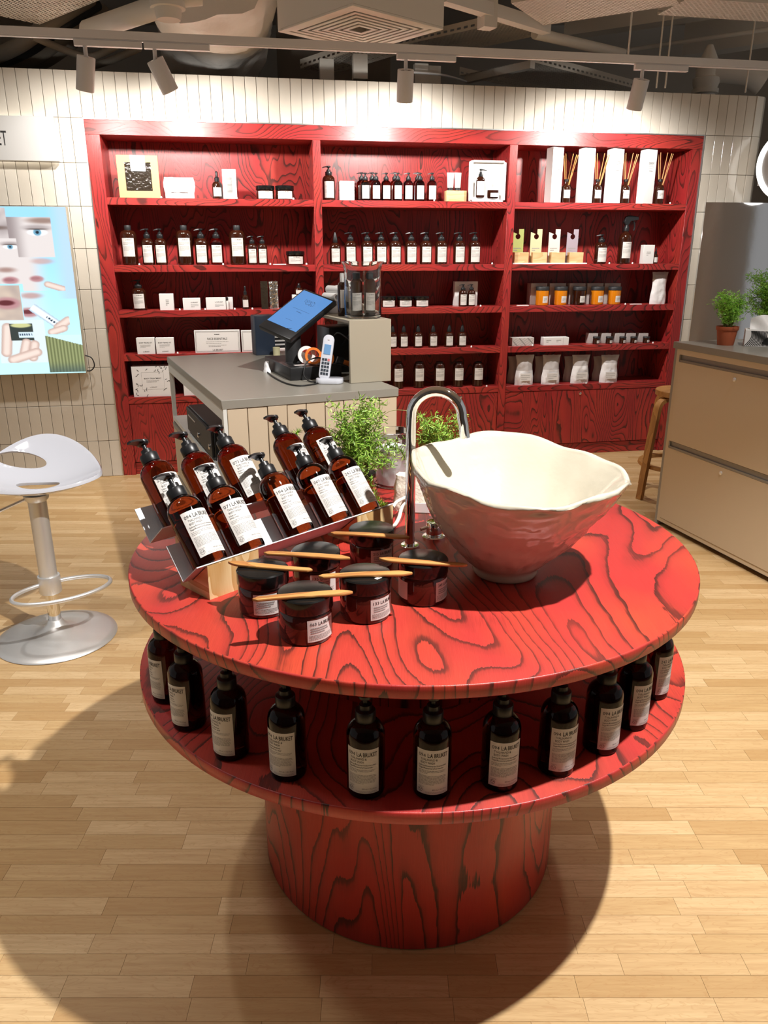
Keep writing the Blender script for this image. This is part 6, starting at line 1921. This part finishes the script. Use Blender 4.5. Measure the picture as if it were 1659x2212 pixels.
bar((955, 6), (1180, 74), 2.92, 2.92, 0.07, 0.07, 'steel_beam', 'cream square steel beam crossing under the cable trays')
pB_ = at_z(1052, 62, 2.86)
tag(MB().box(-0.045, 0.045, -0.045, 0.045, 0, 0.88).build('steel_post', 'ceil2', None, (pB_.x, pB_.y, 2.86), (0, 0, 0.4)), 'short cream steel post hanging from the ceiling', 'post')
bar((1225, 82), (1660, 18), 3.25, 3.25, 0.16, 0.28, 'concrete_beam', 'pale deep ceiling beam behind the hanging rods')
bar((1480, 124), (1720, 88), 3.1, 3.1, 0.16, 0.24, 'concrete_beam', 'pale lower ceiling beam at the rounded wall end')
pipe([(1155, 72, 2.96), (1345, 116, 2.96)], 0.035, 'ceiling_pipe', 'straight cream pipe sloping down from the steel beam')
pipe([(1330, 112, 3.15), (1720, 54, 3.15)], 0.016, 'ceiling_pipe', 'thin cream pipe running below the deep ceiling beam')
pipe([(190, 66, 2.77), (350, 12, 2.77)], 0.055, 'ceiling_pipe', 'thick cream pipe joined to a flanged elbow')
e0 = at_z(362, 10, 2.77)
fl = thing('pipe_elbow', 'cream flanged pipe elbow in front of the wrapped duct', 'pipe', (e0.x, e0.y, 2.77))
MB().lathe([(0.06, -0.07), (0.066, -0.05), (0.07, -0.02), (0.09, -0.018), (0.09, 0.012), (0.07, 0.014), (0.06, 0.10), (0.06, 0.979)], 24).build('elbow_body', 'ceil2', fl)
MB().tube([(0, 0, 0.03), (0.16, 0.06, 0.06)], 0.05, 16).build('elbow_branch', 'ceil2', fl)
pipe([(890, 156, 2.75), (930, 159, 2.75), (965, 164, 2.76), (1007, 176, 2.812)], 0.008, 'thin_cable', 'thin white cable sagging behind the middle spotlight', 'cable', 'card')
bar((1008, 180), (1150, 148), 2.809, 2.809, 0.05, 0.05, 'tray_bracket', 'cream channel bracket under the broad dotted tray', 'bracket')
hb = [at_z(*q) for q in ((-30, 150, 2.72), (60, 110, 2.78), (130, 60, 2.9), (210, 10, 3.1))]
hd = (hb[-1] - hb[0]); hd.z = 0; hd.normalize(); hp = Vector((-hd.y, hd.x, 0))
for k in range(4):
    o_ = MB().tube(spline([q + hp * 0.135 * (k - 1) for q in (hb if k < 3 else hb[:3])], 8), 0.045 if k != 1 else 0.036, 14).build('service_hose', 'cable' if k == 1 else 'hose', None, smooth=70)
    tag(o_, 'thick hose of the bundle over the end of the tiled wall', 'hose', 'hose bundle')
for k, pts in enumerate(([(70, 78, 2.8), (140, 108, 2.76), (200, 122, 2.74), (270, 88, 2.8)], [(190, 146, 2.72), (245, 128, 2.74), (300, 104, 2.78)])):
    pipe(pts, 0.022, 'service_hose', 'slim hose sagging behind the track spotlights', 'hose', 'hose')['group'] = 'sagging hoses'
for px, y0, y1 in ((1357, 55, 118), (1418, 55, 190), (1437, 55, 190), (1610, 100, 200)):
    b = at_z(px, y1, 2.64 if y1 > 150 else 2.75)
    tag(MB().tube([b, Vector((b.x, b.y, 3.75))], 0.006, 8).build('hanger_rod', 'ceil2', None, smooth=70), 'thin threaded hanger rod dropping from the ceiling', 'rod', 'hanger rods')
vq = at_z(1560, 204, 2.66)
vv = thing('sprinkler_valve', 'cream flanged pipe valve standing behind the rounded wall end', 'valve', (vq.x, vq.y + 0.35, 2.50))
MB().lathe([(0.075, 0), (0.075, 0.22), (0.10, 0.225), (0.10, 0.255), (0.085, 0.26), (0.10, 0.30), (0.10, 0.33), (0.08, 0.34), (0.09, 0.42), (0.05, 0.50), (0.02, 0.56)], 28).build('valve_body', 'ceil2', vv)
MB().tube([(0, 0, 0.38), (0.30, -0.04, 0.36), (0.42, -0.06, 0.30)], [0.07, 0.085, 0.10], 18).build('valve_arm', 'ceil2', vv, smooth=70)
for k, (px, py) in enumerate(((700, 150), (912, 160), (940, 165), (775, 140))):
    q = at_z(px, py, 2.74)
    tag(MB().box(-0.05, 0.05, -0.03, 0.03, -0.02, 0.132).build('junction_box', 'ceil2', None, (q.x, q.y + 0.25, 2.72), (0, 0, 0.2)), 'small cream junction box on the service trays', 'box', 'junction boxes')

# tiled column standing further back in the shop, seen in the steel mirror
mrr = ray(1552, 540); o_ = Vector((0, 0, CAMH)); mp0 = wall_pt(4.6, -0.024, 1)
hit = o_ + mrr * ((mp0 - o_).dot(WN) / mrr.dot(WN)); rf = mrr - WN * 2 * mrr.dot(WN); rf.z = 0; rf.normalize()
cp = hit + rf * 2.0
tcol = MB().prism(rrect(-0.24, 0.24, -0.24, 0.24, 0.10, 8), 0, 3.75).build('tiled_column', 'tile', None, (cp.x, cp.y, 0), (0, 0, 0.2), smooth=30)
tag(tcol, 'beige rounded shop column mirrored in the steel sheet', 'column')
